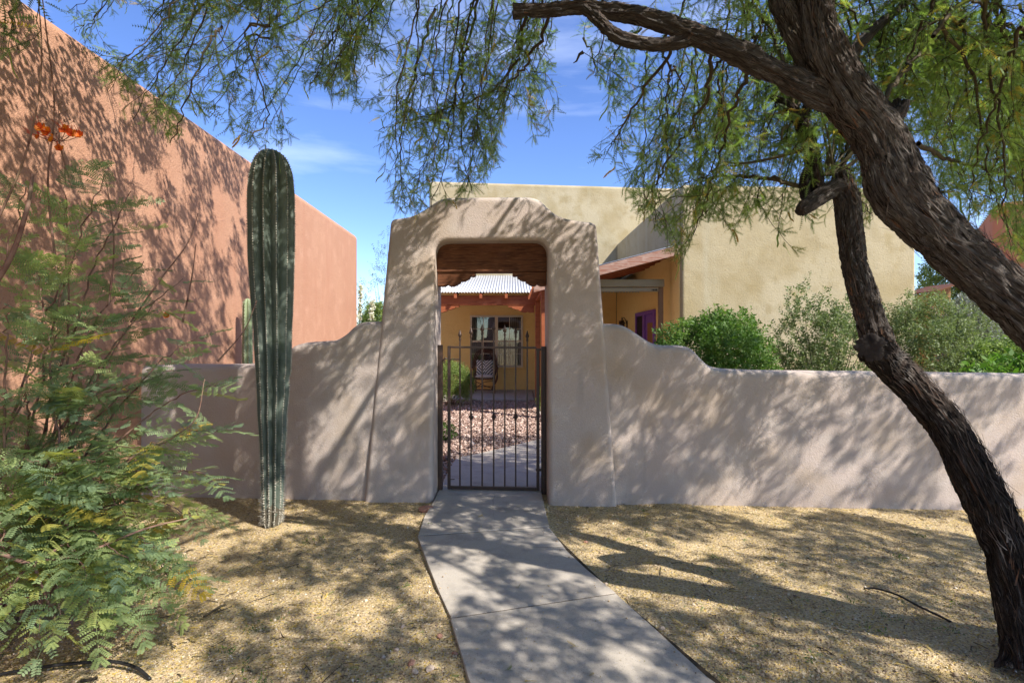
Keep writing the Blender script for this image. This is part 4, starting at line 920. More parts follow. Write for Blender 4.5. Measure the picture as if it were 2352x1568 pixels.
def hang(xe, ye, Ye, dx, ytop, dYs, r0, ntw, tone, fine=True, **kw):
    """a drooping bough: from above, arching over, to its tip at (xe, ye)"""
    a = P(xe + dx, ytop, Ye + dYs); b = P(xe, ye, Ye); m1 = a.lerp(b, 0.35) + Vector((0, 0, 0.10)); m2 = a.lerp(b, 0.72) + Vector((0, 0, 0.06))
    j = lambda v: vec(*v) + rng.normal(0, 0.035, 3)
    can.branch([vec(*a), j(m1), j(m2), vec(*b)], r0, 0.0022, ntw, fine, tone=tone, **kw)
# boughs reaching over the terracotta flank and the cactus
for k in range(30):
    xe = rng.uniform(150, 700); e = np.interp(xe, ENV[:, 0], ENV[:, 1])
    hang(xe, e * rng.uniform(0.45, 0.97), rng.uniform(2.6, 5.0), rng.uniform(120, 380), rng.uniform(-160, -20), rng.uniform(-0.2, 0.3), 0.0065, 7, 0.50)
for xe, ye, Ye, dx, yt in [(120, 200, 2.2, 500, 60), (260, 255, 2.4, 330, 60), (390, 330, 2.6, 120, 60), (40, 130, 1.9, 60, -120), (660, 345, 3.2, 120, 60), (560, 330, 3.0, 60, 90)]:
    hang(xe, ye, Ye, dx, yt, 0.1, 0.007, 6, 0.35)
# curtain hanging over the gateway
for k in range(26):
    xe = rng.uniform(680, 1320); e = np.interp(xe, ENV[:, 0], ENV[:, 1])
    hang(xe, e * rng.uniform(0.45, 0.98), rng.uniform(3.1, 4.2), rng.uniform(20, 170), rng.uniform(-180, -20), rng.uniform(-0.5, 0.1), 0.0075, 7, 0.60)
for pts in [[(1098, -60, 3.3), (1078, 87, 3.4), (1050, 175, 3.5), (1036, 260, 3.55), (1010, 360, 3.6), (985, 440, 3.65)], [(1060, 90, 3.5), (1062, 170, 3.5), (1064, 240, 3.5), (1060, 330, 3.5), (1075, 410, 3.5)],
            [(1205, 30, 3.0), (1190, 130, 3.2), (1130, 210, 3.3), (1060, 240, 3.4), (960, 270, 3.5), (870, 300, 3.6)], [(1340, 120, 3.0), (1280, 190, 3.1), (1240, 260, 3.15), (1240, 330, 3.2), (1235, 390, 3.2)],
            [(1260, 40, 2.8), (1215, 140, 3.0), (1180, 180, 3.1), (1150, 220, 3.1)], [(1000, 20, 3.6), (960, 140, 3.7), (930, 260, 3.8), (920, 380, 3.85), (930, 470, 3.9)]]:
    can.branch([vec(*P(*q)) for q in pts], 0.011, 0.0022, 11, True, tone=0.42)
# around and behind the limbs
for k in range(34):
    xe = rng.uniform(1360, 2010); e = np.interp(xe, ENV[:, 0], ENV[:, 1])
    hang(xe, e * rng.uniform(0.40, 0.97), rng.uniform(3.0, 4.4), rng.uniform(-60, 190), rng.uniform(-120, 160), rng.uniform(-0.4, 0.2), 0.010, 8, 0.58)
for pts in [[(1560, 90, 2.55), (1500, 180, 2.8), (1430, 290, 3.0), (1400, 340, 3.1)], [(1640, 110, 2.6), (1620, 230, 2.9), (1560, 330, 3.1), (1500, 430, 3.2), (1480, 490, 3.3)],
            [(1845, 430, 3.0), (1770, 412, 3.1), (1690, 405, 3.2), (1610, 408, 3.3), (1560, 430, 3.4)], [(1730, 140, 2.5), (1680, 260, 2.8), (1640, 400, 3.1), (1600, 520, 3.2), (1565, 600, 3.3)],
            [(1925, 400, 3.0), (1960, 330, 3.1), (1985, 290, 3.2)], [(1925, 400, 3.0), (1945, 340, 3.1), (1950, 270, 3.2)], [(1930, 402, 3.0), (1975, 360, 3.1), (2010, 330, 3.2)], [(1815, 250, 3.1), (1818, 200, 3.1), (1830, 120, 3.1)],
            [(1720, 150, 2.45), (1735, 80, 2.5), (1700, 0, 2.6)], [(1800, 165, 2.4), (1780, 90, 2.5), (1735, 20, 2.6), (1700, -40, 2.7)]]:
    can.branch([vec(*P(*q)) for q in pts], 0.011, 0.003, 9, True, tone=0.58, start=0.3)
for k in range(12):
    xe = rng.uniform(1450, 1640); e = np.interp(xe, ENV[:, 0], ENV[:, 1])
    hang(xe, e * rng.uniform(0.75, 0.99), rng.uniform(3.1, 4.2), rng.uniform(0, 150), rng.uniform(40, 220), rng.uniform(-0.3, 0.2), 0.007, 8, 0.6)
# sprays beyond the trunk, sunlit look put into a brighter leaf tint
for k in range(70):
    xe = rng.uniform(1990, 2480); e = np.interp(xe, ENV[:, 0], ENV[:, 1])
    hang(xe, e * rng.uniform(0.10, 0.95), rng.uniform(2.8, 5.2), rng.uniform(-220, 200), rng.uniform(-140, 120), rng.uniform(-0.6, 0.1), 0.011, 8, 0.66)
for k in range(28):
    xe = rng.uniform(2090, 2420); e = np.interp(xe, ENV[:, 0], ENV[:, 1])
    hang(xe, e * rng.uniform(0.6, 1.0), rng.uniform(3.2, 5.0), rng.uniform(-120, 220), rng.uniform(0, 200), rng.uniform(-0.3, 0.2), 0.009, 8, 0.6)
for pts in [[(2030, 225, 2.5), (2090, 150, 2.9), (2150, 90, 3.2), (2240, 20, 3.4)], [(2480, 60, 2.6), (2352, 80, 2.9), (2230, 95, 3.2), (2100, 130, 3.4)], [(2110, 330, 2.7), (2200, 370, 3.2), (2300, 400, 3.5), (2400, 440, 3.7)]]:
    can.branch([vec(*P(*q)) for q in pts], 0.013, 0.003, 10, True, tone=0.66)
# the rest of the crown, above and behind the viewer: it shades the yard
def outside(x, y, z):
    px, py = proj(vec(x, y, z)); return y < 0.6 or py < -40 or px > 2500 or px < -200
nb = 0
while nb < 150:
    x, y, z = rng.uniform(-2.6, 7.2), rng.uniform(-3.6, 4.7), rng.uniform(3.0, 5.4)
    if ((x - 2.2) / 5.2) ** 2 + ((y - 0.8) / 4.4) ** 2 > 1 or not outside(x, y, z - 0.35): continue
    if y > 1.5 and z < CAM_H + 0.72 * y + 0.25: continue
    d = rng.normal(0, 1, 3); d[2] = d[2] * 0.25 - 0.1; d /= np.linalg.norm(d); L = rng.uniform(0.6, 1.1); p = vec(x, y, z)
    can.branch([p - d * L * 0.5, p - d * L * 0.1 + vec(0, 0, 0.06), p + d * L * 0.25 + vec(0, 0, 0.05), p + d * L * 0.6 - vec(0, 0, 0.06)], 0.009, 0.003, 7, False, L=(0.22, 0.45), droop=1.5, step=0.045)
    nb += 1
# unseen crown clumps, their gaps lined up with the sun to shape the dapple
E1 = np.cross(np.array(SUN_TO), [0, 0, 1.]); E1 /= np.linalg.norm(E1); E2 = np.cross(np.array(SUN_TO), E1)
def clumps(n, cx_, cy_, rx_, ry_, zlo, zhi, th, fq=1.0):
    x = cx_ + rng.uniform(-1, 1, n) * rx_; y = cy_ + rng.uniform(-1, 1, n) * ry_; fl = np.where(y > 0.7, CAM_H + 0.70 * np.maximum(y, 0), zlo)
    z = np.maximum(fl, zlo) + rng.random(n) * (zhi - zlo) + 0.08
    q = np.stack([x, y, z], -1); a, b = q @ E1, q @ E2
    a, b = a * fq, b * fq; dn = fbm(np.stack([a * 3.1, b * 3.1, a * 0], -1), 2) + 0.6 * fbm(np.stack([a * 6.5, b * 6.5, a * 0 + 4], -1), 2)
    ok = (((x - cx_) / rx_) ** 2 + ((y - cy_) / ry_) ** 2 < 1) & (dn > th) & ~((((x - 0.3) / 0.95) ** 2 + ((y - 0.7) / 1.0) ** 2 < 1) & (rng.random(n) < 0.7))  # leaves thinned in one spot to let sun onto the flowering shrub
    for p in q[ok]:
        dd = rng.normal(0, 0.7, 3) + vec(0, 0, -0.2); can.o.append(p - dd / np.linalg.norm(dd) * 0.05); can.d.append(dd); can.u.append(rng.normal(0, 0.6, 3) + vec(0, 0, 0.8)); can.s.append(rng.uniform(0.8, 1.3)); can.t.append(np.clip(rng.normal(0.5, 0.17), 0, 1)); can.fine.append(False)
clumps(84000, 2.4, 0.6, 5.4, 4.6, 3.2, 4.3, -0.30, 1.0)
clumps(34000, -1.7, 3.3, 2.4, 3.4, 3.3, 4.5, -0.10, 1.3)
can.build(tree)
# catkins and pods
ck = Bag(); ends = [e for e, f in can.ends if f]
def catkin_t(seed):
    r = np.random.default_rng(seed); b = Bag(); d = spline([(0, 0, 0), (0.02, 0.004, -0.01), (0.045, 0.0, -0.03), (0.06, 0, -0.055)], 3); V, F = tube_arrays(d, np.array([0.002] + [0.0045] * (len(d) - 2) + [0.002]), 6); b.put(V, F)
    for k in range(60):
        i = r.integers(0, len(d)); v = r.normal(0, 1, 3); v /= np.linalg.norm(v); q = d[i] + v * 0.0085; w = np.cross(v, [0.3, 0.5, 0.8]) * 0.0012; b.put(np.array([d[i] - w, d[i] + w, q + w, q - w]), np.array([[0, 1, 2, 3]]))
    return np.vstack(b.V), np.vstack(b.F)
ct = catkin_t(1)
sel = [ends[i] for i in rng.choice(len(ends), 60, replace=False)]
scatter(ck, ct, np.array(sel), rng.normal(0, 0.5, (60, 3)) + vec(0, 0, -0.6), rng.normal(0, 1, (60, 3)), rng.uniform(0.7, 1.1, 60), rng.random(60))
tag(ck.build('catkins', M['catkin'], tree), kind='stuff')
pod = Bag()
def pod_t():
    d = spline([(0, 0, 0), (0.04, 0.004, -0.004), (0.08, -0.003, -0.014), (0.12, 0.004, -0.03)], 4); n = len(d); w = np.interp(np.linspace(0, 1, n), [0, 0.15, 0.85, 1], [0.001, 0.0055, 0.005, 0.0005])
    V = np.vstack([np.stack([d[:, 0], d[:, 1] - w, d[:, 2]], -1), np.stack([d[:, 0], d[:, 1] + w, d[:, 2] + 0.001], -1)]); k = np.arange(n - 1); return V, np.stack([k, k + 1, n + k + 1, n + k], -1)
sel = [ends[i] for i in rng.choice(len(ends), 120, replace=False)]
scatter(pod, pod_t(), np.array(sel), rng.normal(0, 0.35, (120, 3)) + vec(0, 0, -1), rng.normal(0, 1, (120, 3)), rng.uniform(0.7, 1.3, 120), rng.uniform(0.45, 1.0, 120))
tag(pod.build('pods', M['leaf_tree'], tree), kind='stuff')
# fan of young shoots on the pruned tree
sh = Bag()
for k in range(16):
    a = P(1905 + rng.uniform(-12, 20), 402, 3.0); ang = rng.uniform(-0.2, 1.15); Ls = rng.uniform(80, 170)
    b_ = P(1905 + math.sin(ang) * Ls, 402 - math.cos(ang) * Ls, 3.0 + rng.uniform(-0.1, 0.4)); m_ = a.lerp(b_, 0.5) + Vector((rng.normal(0, 0.02), 0, rng.normal(0.0, 0.02)))
    d = spline([a, m_, b_], 6); V, F = tube_arrays(d, np.linspace(0.010 * rng.uniform(0.6, 1.1), 0.003, len(d)), 7); sh.put(V, F)
for pts in [[(1822, 262, 3.08), (1821, 225, 3.08), (1826, 180, 3.08), (1822, 90, 3.08)], [(1830, 262, 3.08), (1836, 225, 3.1), (1834, 190, 3.1), (1850, 110, 3.1)], [(1845, 430, 2.98), (1780, 413, 3.1), (1700, 404, 3.2), (1640, 405, 3.3)], [(1840, 345, 3.04), (1780, 362, 3.1), (1710, 375, 3.2), (1660, 372, 3.3)], [(1808, 290, 3.08), (1797, 300, 3.06), (1795, 325, 3.05)]]:
    d = spline([P(*q) for q in pts], 8); V, F = tube_arrays(d, np.linspace(0.012, 0.005, len(d)), 8); sh.put(V, F)
sh.build('young_shoots', M['limb_green'], tree2, smooth=True)
can2 = Canopy()
for q in [((1850, 250, 2.95), (1860, 300, 2.93), (1870, 360, 2.92)), ((1905, 330, 3.2), (1950, 300, 3.3), (1980, 280, 3.4)), ((1700, 404, 3.2), (1650, 440, 3.25), (1620, 500, 3.3)), ((1760, 405, 3.15), (1740, 450, 3.2), (1760, 520, 3.2)), ((1960, 420, 3.0), (1985, 470, 3.1), (2010, 500, 3.2)), ((1920, 330, 3.3), (1900, 250, 3.4), (1880, 220, 3.5)), ((1700, 375, 3.2), (1640, 390, 3.25), (1600, 430, 3.3))]:
    can2.branch([vec(*P(*a)) for a in q], 0.005, 0.002, 9, True, L=(0.15, 0.40), tone=0.66)
can2.build(tree2)
# ================================================================== feathery flowering shrub by the terracotta wall
def elliptic(l, w, seg=6):
    a = np.linspace(0, 2 * math.pi, seg, endpoint=False); return np.stack([l / 2 + l / 2 * np.cos(a + math.pi), w / 2 * np.sin(a + math.pi), -0.12 * l * (np.cos(a + math.pi) + 1) / 2], -1)
def bop_leaf(npin, nlf, seed):
    """twice-divided leaf: pinna pairs along x, oval leaflet pairs along each pinna"""
    r = np.random.default_rng(seed); V, F = [], []; k = 0; L = 0.26
    def add(v, f):
        nonlocal k
        V.append(v); F.append(np.array(f) + k); k += len(v)
    def strip(a, b, w): 
        d = np.array(b) - np.array(a); n = np.cross(d, [0, 0, 1.]); n = n / (np.linalg.norm(n) + 1e-9) * w
        add(np.array([a - n, a + n, b + n * 0.6, b - n * 0.6]), [[0, 1, 2, 3]])
    bend = r.uniform(0.15, 0.5); C = lambda t: np.array([L * t, 0, -bend * L * t * t])
    for s in range(5): strip(C(s / 5), C((s + 1) / 5), 0.0012)
    for p in range(npin):
        t = 0.2 + 0.8 * p / (npin - 1); c = C(t); pl_ = 0.085 * (1 - 0.45 * abs(t - 0.5)) * r.uniform(0.9, 1.1)
        for sg in (-1, 1):
            a = sg * (1.15 - 0.75 * (t ** 3)) + r.normal(0, 0.06); dr = np.array([math.cos(a), math.sin(a), -0.25 + r.normal(0, 0.08)]); dr /= np.linalg.norm(dr)
            side = np.cross([0, 0, 1.], dr); side /= np.linalg.norm(side); up = np.cross(dr, side)
            strip(c, c + dr * pl_, 0.0007)
            for q in range(nlf):
                tt = (q + 0.7) / nlf; b = c + dr * pl_ * tt; ll = 0.0182 * (1 - 0.25 * abs(tt - 0.5)) * r.uniform(0.85, 1.15)
                for s2 in (-1, 1):
                    lx = dr * 0.35 + side * s2 * 0.93; ly = np.cross(up, lx); E = elliptic(ll, ll * 0.50)
                    v = b + E[:, :1] * lx + E[:, 1:2] * ly + E[:, 2:] * up; add(v, [[0, 1, 2, 3], [0, 3, 4, 5]])
    return np.vstack(V), np.vstack(F)
BOP = [bop_leaf(6, 7, s) for s in range(4)] + [bop_leaf(5, 6, 9)]
bop = thing('flowering_shrub', 'sprawling feathery-leaved shrub with orange blossoms before the terracotta wall', 'shrub')
stems = Bag(); LO, LD, LU, LS, LT = [], [], [], [], []
bx_, by_ = -2.75, 2.75                                 # root
root_p = vec(bx_, by_, -0.03)
def bop_branch(tip, r0=0.010, lift=0.25, nl=9, start=0.35, tone=0.45, via=None, size=1.0, rootj=0.12):
    tip = vec(*tip); a = root_p + vec(rng.normal(0, rootj), rng.normal(0, rootj), 0)
    if via is not None: pts = [a] + [vec(*v) for v in via] + [tip]
    else:
        m1 = a + (tip - a) * 0.35 + vec(0, 0, lift); m2 = a + (tip - a) * 0.72 + vec(0, 0, lift * 0.8); pts = [a, m1, m2, tip]
    d = spline(pts, 10); d[2:-1] += rng.normal(0, 0.006, d[2:-1].shape)
    V, F = tube_arrays(d, np.linspace(r0, 0.0022, len(d)), 7); stems.put(V, F)
    n = len(d)
    for k in range(nl):
        t = start + (1 - start) * (k + rng.uniform(0.2, 0.8)) / nl; i = min(int(t * (n - 1)), n - 2); tg = d[i + 1] - d[i]; tg /= np.linalg.norm(tg)
        az = k * 2.4 + rng.uniform(-0.4, 0.4); dr = tg * 0.55 + vec(math.cos(az), math.sin(az) * 0.8, 0.15) * 0.8
        LO.append(d[i]); LD.append(dr); LU.append(vec(0, 0, 1) + rng.normal(0, 0.3, 3)); LS.append(size * rng.uniform(0.7, 1.1) * (1 - 0.25 * max(0, t - 0.8) / 0.2)); LT.append(np.clip(tone + rng.normal(0, 0.17), 0, 0.95) if rng.random() > 0.018 else 1.0)
    return d
tips = [ # px, py, depth, leaves
    (150, 380, 2.6, 8), (300, 440, 2.9, 8), (240, 400, 2.7, 7), (60, 430, 2.5, 7), (200, 540, 2.7, 8), (330, 600, 3.0, 8), (80, 600, 2.6, 8), (20, 700, 2.3, 8),
    (420, 640, 3.1, 8), (480, 760, 3.1, 9), (350, 700, 2.9, 9), (250, 720, 2.8, 9), (140, 760, 2.6, 9), (500, 880, 3.1, 9), (400, 850, 3.0, 9), (300, 880, 2.8, 9), (180, 900, 2.6, 9), (60, 900, 2.4, 9),
    (520, 985, 3.0, 9), (440, 1010, 2.9, 9), (340, 1030, 2.8, 9), (220, 1060, 2.6, 9), (90, 1060, 2.35, 9), (510, 1100, 2.9, 9), (400, 1150, 2.8, 9), (290, 1180, 2.6, 9), (150, 1200, 2.4, 9), (30, 1180, 2.2, 8),
    (470, 1200, 2.8, 8), (390, 1290, 2.6, 8), (300, 1290, 2.45, 8), (200, 1330, 2.35, 8), (60, 1330, 2.2, 8), (440, 1330, 2.6, 8), (330, 1430, 2.4, 8), (230, 1450, 2.25, 8), (90, 1450, 2.15, 8), (300, 1340, 2.5, 8), (180, 1290, 2.3, 8), (10, 1260, 2.1, 8), (110, 1140, 2.3, 8), (250, 1110, 2.55, 8), (360, 1090, 2.7, 8), (420, 1370, 2.6, 7), (260, 1400, 2.35, 7), (140, 1420, 2.2, 7), (20, 1420, 2.15, 7), (350, 1360, 2.5, 6)]
for px, py, Y, nl in tips:
    low = py > 1150
    bop_branch(P(px, py, Y), r0=0.007 if low else 0.0085, lift=0.30 if not low else 0.35, nl=nl + 4, start=0.33, tone=0.36 + 0.20 * (py > 1000) * rng.random() + 0.16 * rng.random(), size=0.98)
# bare whips rising over the top
for pts in [[(-30, 560, 2.4), (60, 350, 2.4), (95, 150, 2.4), (85, -40, 2.4)], [(130, 620, 2.6), (110, 420, 2.6), (125, 250, 2.6), (105, 60, 2.6), (90, -60, 2.6)], [(300, 740, 2.9), (370, 640, 2.9), (430, 560, 2.95), (455, 490, 3.0)], [(420, 740, 3.0), (440, 640, 3.0), (450, 560, 3.0)],
            [(500, 830, 3.0), (560, 760, 3.05), (590, 690, 3.1)], [(390, 1010, 2.8), (450, 960, 2.85), (470, 870, 2.9)], [(250, 700, 2.8), (262, 560, 2.8), (245, 420, 2.8)]]:
    d = spline([P(*q) for q in pts], 10); V, F = tube_arrays(d, np.linspace(0.0055, 0.002, len(d)), 6); stems.put(V, F)
for pts, r in [([(-60, 720, 2.2), (20, 600, 2.2), (62, 480, 2.2), (75, 400, 2.25)], 0.012), ([(-80, 1255, 2.15), (0, 1270, 2.2), (75, 1290, 2.25), (160, 1240, 2.4)], 0.011), ([(75, 1290, 2.25), (30, 1340, 2.2), (-20, 1400, 2.15)], 0.008), ([(75, 1290, 2.25), (190, 1270, 2.4), (330, 1215, 2.6), (430, 1190, 2.7)], 0.008), ([(75, 1290, 2.25), (95, 1340, 2.25), (130, 1430, 2.25)], 0.007)]:
    d = spline([P(*q) for q in pts], 10); V, F = tube_arrays(d, np.linspace(r, r * 0.5, len(d)), 8); stems.put(V, F)
tag(stems.build('stems', M['stem_red'], bop, smooth=True), kind='stuff')
LO, LD, LU, LS, LT = map(np.array, (LO, LD, LU, LS, LT)); lb_ = Bag(); pk = rng.integers(0, len(BOP), len(LO))
for k, T in enumerate(BOP):
    m_ = pk == k; scatter(lb_, T, LO[m_], LD[m_], LU[m_], LS[m_], LT[m_])
tag(lb_.build('foliage', M['leaf_bop'], bop), kind='stuff')
def petal(L, Wd):
    n = 6; V, F = [], []
    for i in range(n):
        t = i / (n - 1); w = Wd * math.sin(math.pi * min(1, 0.12 + t * 0.80)) ** 0.7
        for s in (-1, -0.3, 0.3, 1): V.append((L * t, s * w / 2, 0.18 * L * t * t + 0.08 * L * abs(s) * math.sin(t * 9)))
    for i in range(n - 1):
        for j in range(3): F.append((i * 4 + j, i * 4 + j + 1, i * 4 + 5 + j, i * 4 + 4 + j))
    return np.array(V), np.array(F)
def flower(c, face, s=1.0):
    b = Bag(); face = vec(*face); face /= np.linalg.norm(face); u = np.cross(face, [0, 0, 1.]); u /= np.linalg.norm(u); v = np.cross(face, u)
    for k in range(5):
        a = k * 2 * math.pi / 5 + rng.uniform(-0.2, 0.2); dr = u * math.cos(a) + v * math.sin(a) + face * 0.35
        scatter(b, petal(0.030 * s, 0.028 * s), np.array([c]), np.array([dr]), np.array([face]), [1.0], [np.clip(rng.normal(0.55, 0.3), 0, 1)])
    for k in range(8):
        dr = face + rng.normal(0, 0.25, 3); d = spline([c, c + dr * 0.03 * s, c + dr * 0.055 * s + vec(0, 0, 0.008)], 3); V, F = tube_arrays(d, 0.0007, 4); b.put(V, F, 0.1)
    return b.build('flower', M['flower'], bop)
for px, py, s in [(96, 296, 1.0), (112, 306, 1.05), (90, 314, 0.9), (122, 320, 1.05), (152, 300, 1.0), (164, 308, 0.9), (184, 312, 0.85), (138, 342, 0.75), (383, 725, 0.7)]:
    flower(vec(*P(px, py, 2.55 if px < 300 else 3.0)), (0.2 + rng.normal(0, 0.4), -1, 0.35), s)
# flower spike with buds
spk = Bag(); a, b_ = P(136, 330, 2.56), P(134, 235, 2.56); d = spline([a, a.lerp(b_, 0.5), b_], 6); V, F = tube_arrays(d, np.linspace(0.003, 0.001, len(d)), 6); spk.put(V, F)
for k in range(22):
    t = k / 22; c = np.array(a.lerp(b_, t)); an = k * 2.4; L = 0.075 * (1 - t) + 0.012; e = c + vec(math.cos(an), math.sin(an), 0.75) * L; V, F = tube_arrays(np.array([c, (c + e) / 2 + vec(0, 0, -0.004), e]), 0.0009, 4); spk.put(V, F)
    V, F = tube_arrays(np.array([e - vec(0, 0, 0.005), e, e + vec(0, 0, 0.006)]), np.array([0.001, 0.0042, 0.001]), 6); spk.put(V, F)
for q in [[(136, 330, 2.56), (142, 352, 2.58), (150, 380, 2.6), (165, 430, 2.62)]] + [[(136, 325, 2.56), ((136 + fx) / 2, (325 + fy) / 2 + 3, 2.555), (fx, fy, 2.55)] for fx, fy in [(96, 296), (112, 306), (90, 314), (122, 320), (152, 300), (164, 308), (184, 312), (138, 342)]]:
    d = spline([P(*v) for v in q], 6); V, F = tube_arrays(d, 0.0016 if len(q) == 3 else 0.004, 6); spk.put(V, F)
spk.build('flower_spike', M['stem_red'], bop)

# ================================================================== other shrubs and trees
def blade(l, w): return np.array([(0, 0, 0), (l * 0.45, -w / 2, 0.02 * l), (l, 0, -0.1 * l), (l * 0.45, w / 2, 0.02 * l)]), np.array([[0, 1, 2, 3]])
def sprig(n, l, w, L, seed):
    """a short shoot with n leaves"""
    r = np.random.default_rng(seed); b = Bag(); T = blade(l, w)
    for k in range(n):
        t = (k + 0.5) / n; a = k * 2.4; d = np.array([[0.6 + r.normal(0, 0.2), math.cos(a), math.sin(a)]]); scatter(b, T, np.array([[L * t, 0, 0]]), d, r.normal(0, 1, (1, 3)), [r.uniform(0.75, 1.2)], [0.5])
    return np.vstack(b.V), np.vstack(b.F)
def shrub(name, c, rx, ry, rz, n, sp, m, label, cat='shrub', stems_n=14, wood='twig', tone=(0.5, 0.2), upright=0.4, lump=0.35, base_z=None, group=None, shell=0.55, fill=1.0):
    """stems fanning up from a root, leafy shoots through an uneven crown"""
    root = thing(name, label, cat, group=group); c = np.array(c, float); base = vec(c[0], c[1], 0.0 if base_z is None else base_z)
    st = Bag(); seed = rng.integers(1e6); T = [sprig(*sp, seed=int(seed + k)) for k in range(3)]
    th = rng.uniform(0, 2 * math.pi, n * 3); ph = np.arccos(rng.uniform(-0.75, 1, n * 3)); rad = rng.uniform(shell ** 3, 1, n * 3) ** (1 / 3)
    dirs = np.stack([np.sin(ph) * np.cos(th), np.sin(ph) * np.sin(th), np.cos(ph)], -1)
    lum = 1 + lump * fbm(dirs * 2.2 + c * 1.7, 3)
    q = c + dirs * (rad * lum)[:, None] * np.array([rx, ry, rz])
    hole = fbm(q * 2.6 / max(rx, 0.3) * 0.6, 2) > -0.25 - 0.5 * fill
    q = q[hole & (q[:, 2] > 0.03)][:n]; dirs = dirs[hole & (c[2] + dirs[:, 2] * rad * lum * rz > 0.03)][:n] if False else (q - c) / np.linalg.norm(q - c, axis=1)[:, None]
    k = len(q); d = dirs * 0.7 + vec(0, 0, upright) + rng.normal(0, 0.4, (k, 3)); pk = rng.integers(0, 3, k); lv = Bag()
    tn = np.clip(tone[0] + tone[1] * fbm(q * 3.0, 2) + rng.normal(0, 0.12, k), 0, 1)
    for j in range(3): scatter(lv, T[j], q[pk == j], d[pk == j], rng.normal(0, 1, ((pk == j).sum(), 3)), rng.uniform(0.7, 1.25, (pk == j).sum()), tn[pk == j])
    for j in range(stems_n):
        e = q[rng.integers(0, k)]; m1 = base + (e - base) * 0.4 + vec(rng.normal(0, 0.05), rng.normal(0, 0.05), 0.05)
        dd = spline([base + vec(rng.normal(0, 0.05), rng.normal(0, 0.05), 0), m1, e], 6); V, F = tube_arrays(dd, np.linspace(0.012 * rz, 0.003, len(dd)), 6); st.put(V, F)
    tag(lv.build('foliage', m, root), kind='stuff'); tag(st.build('stems', M[wood], root), kind='stuff')
    return root
def box_at(px0, px1, py0, py1, Y):
    a, b_ = P(px0, py1, Y), P(px1, py0, Y); return (a.x + b_.x) / 2, (a.z + b_.z) / 2, (b_.x - a.x) / 2, (b_.z - a.z) / 2
def shrub_px(name, px0, px1, py0, py1, Y, n, sp, m, label, **kw):
    x, z, rx, rz = box_at(px0, px1, py0, py1, Y)
    dx = kw.pop('dy', 0.8); return shrub(name, (x, Y, z), rx * 0.93, rx * dx, rz * 0.93, n, sp, m, label, **kw)
shrub_px('leafy_shrub', 1505, 1772, 712, 960, 7.0, 3800, (7, 0.050, 0.023, 0.10), M['leaf_bright'], 'dense bright green rounded shrub behind the curved step of the wall', lump=0.22)
shrub_px('leafy_shrub', 1785, 1995, 668, 1000, 7.3, 1900, (8, 0.042, 0.019, 0.11), M['leaf_olive'], 'airy olive green shrub with open stems against the cream house wall', lump=0.4, stems_n=34, upright=0.9, fill=0.2, shell=0.2)
shrub_px('leafy_shrub', 2000, 2235, 668, 1000, 7.8, 4200, (8, 0.042, 0.019, 0.11), M['leaf_olive'], 'wide grey-green shrub beside the corner of the cream house', lump=0.3, stems_n=24, upright=0.7, tone=(0.62, 0.2))
shrub_px('silver_shrub', 2165, 2320, 652, 1000, 9.3, 4200, (8, 0.045, 0.022, 0.10), M['leaf_grey'], 'silvery grey shrub beneath the thick leaning trunk', lump=0.3, stems_n=18)
shrub_px('leafy_shrub', 2225, 2420, 765, 1000, 6.4, 2600, (8, 0.042, 0.019, 0.10), M['leaf_lime'], 'pale yellow-green shrub beyond the wall under the thick trunk', lump=0.3)
shrub_px('citrus_bush', 2232, 2460, 806, 960, 5.45, 260, (5, 0.085, 0.036, 0.10), M['leaf_citrus'], 'low bush with broad glossy green leaves just over the wall', lump=0.25, upright=0.6)
shrub_px('leafy_tree', 2105, 2215, 560, 900, 17.0, 2200, (8, 0.09, 0.04, 0.22), M['leaf_lime'], 'sunny yellow-green tree beyond the corner of the cream house', cat='tree', lump=0.3, stems_n=12)
shrub_px('leafy_tree', 2232, 2330, 540, 900, 20.0, 1200, (8, 0.09, 0.04, 0.22), M['leaf_lime'], 'pale green treetop beside the distant red building', cat='tree', lump=0.3, stems_n=10)
shrub_px('leafy_shrub', 820, 905, 690, 860, 14.5, 1700, (8, 0.06, 0.028, 0.14), M['leaf_lime'], 'bright green hedge-like shrub between terracotta building and gateway', lump=0.25)
shrub_px('leafy_tree', 815, 960, 560, 900, 22.0, 800, (9, 0.08, 0.026, 0.30), M['leaf_olive'], 'sparse dusky tree rising behind the hedge between terracotta building and gateway', cat='tree', lump=0.5, stems_n=30, upright=0.3, fill=-0.3, shell=0.15, tone=(0.25, 0.2))
for k, (px0, px1, py0, py1) in enumerate([(822, 832, 655, 735), (848, 860, 690, 735)]):
    x, z, rx, rz = box_at(px0, px1, py0, py1, 13.6)
    bl = thing('flower_stalk', ['tall stalk of white blossoms close against the end of the terracotta building', 'shorter stalk of white blossoms standing out in front of the hedge'][k], 'flowers')
    bg = Bag(); n = 90; q = np.stack([x + rng.normal(0, rx * 0.35, n) + np.linspace(-rx * 0.3, rx * 0.3, n), 13.6 + rng.normal(0, rx * 0.4, n), np.linspace(z - rz, z + rz, n)], -1)
    for j in range(3): scatter(bg, petal(0.05, 0.045), q, rng.normal(0, 1, (n, 3)), rng.normal(0, 1, (n, 3)), rng.uniform(0.7, 1.3, n), rng.random(n))
    tag(bg.build('blossom', M['blossom'], bl), kind='stuff'); MB().tube([(x, 13.6, 0), (x + 0.02, 13.6, z), (x, 13.6, z + rz)], [0.012, 0.009, 0.004], 6).build('stalk', M['twig'], bl)
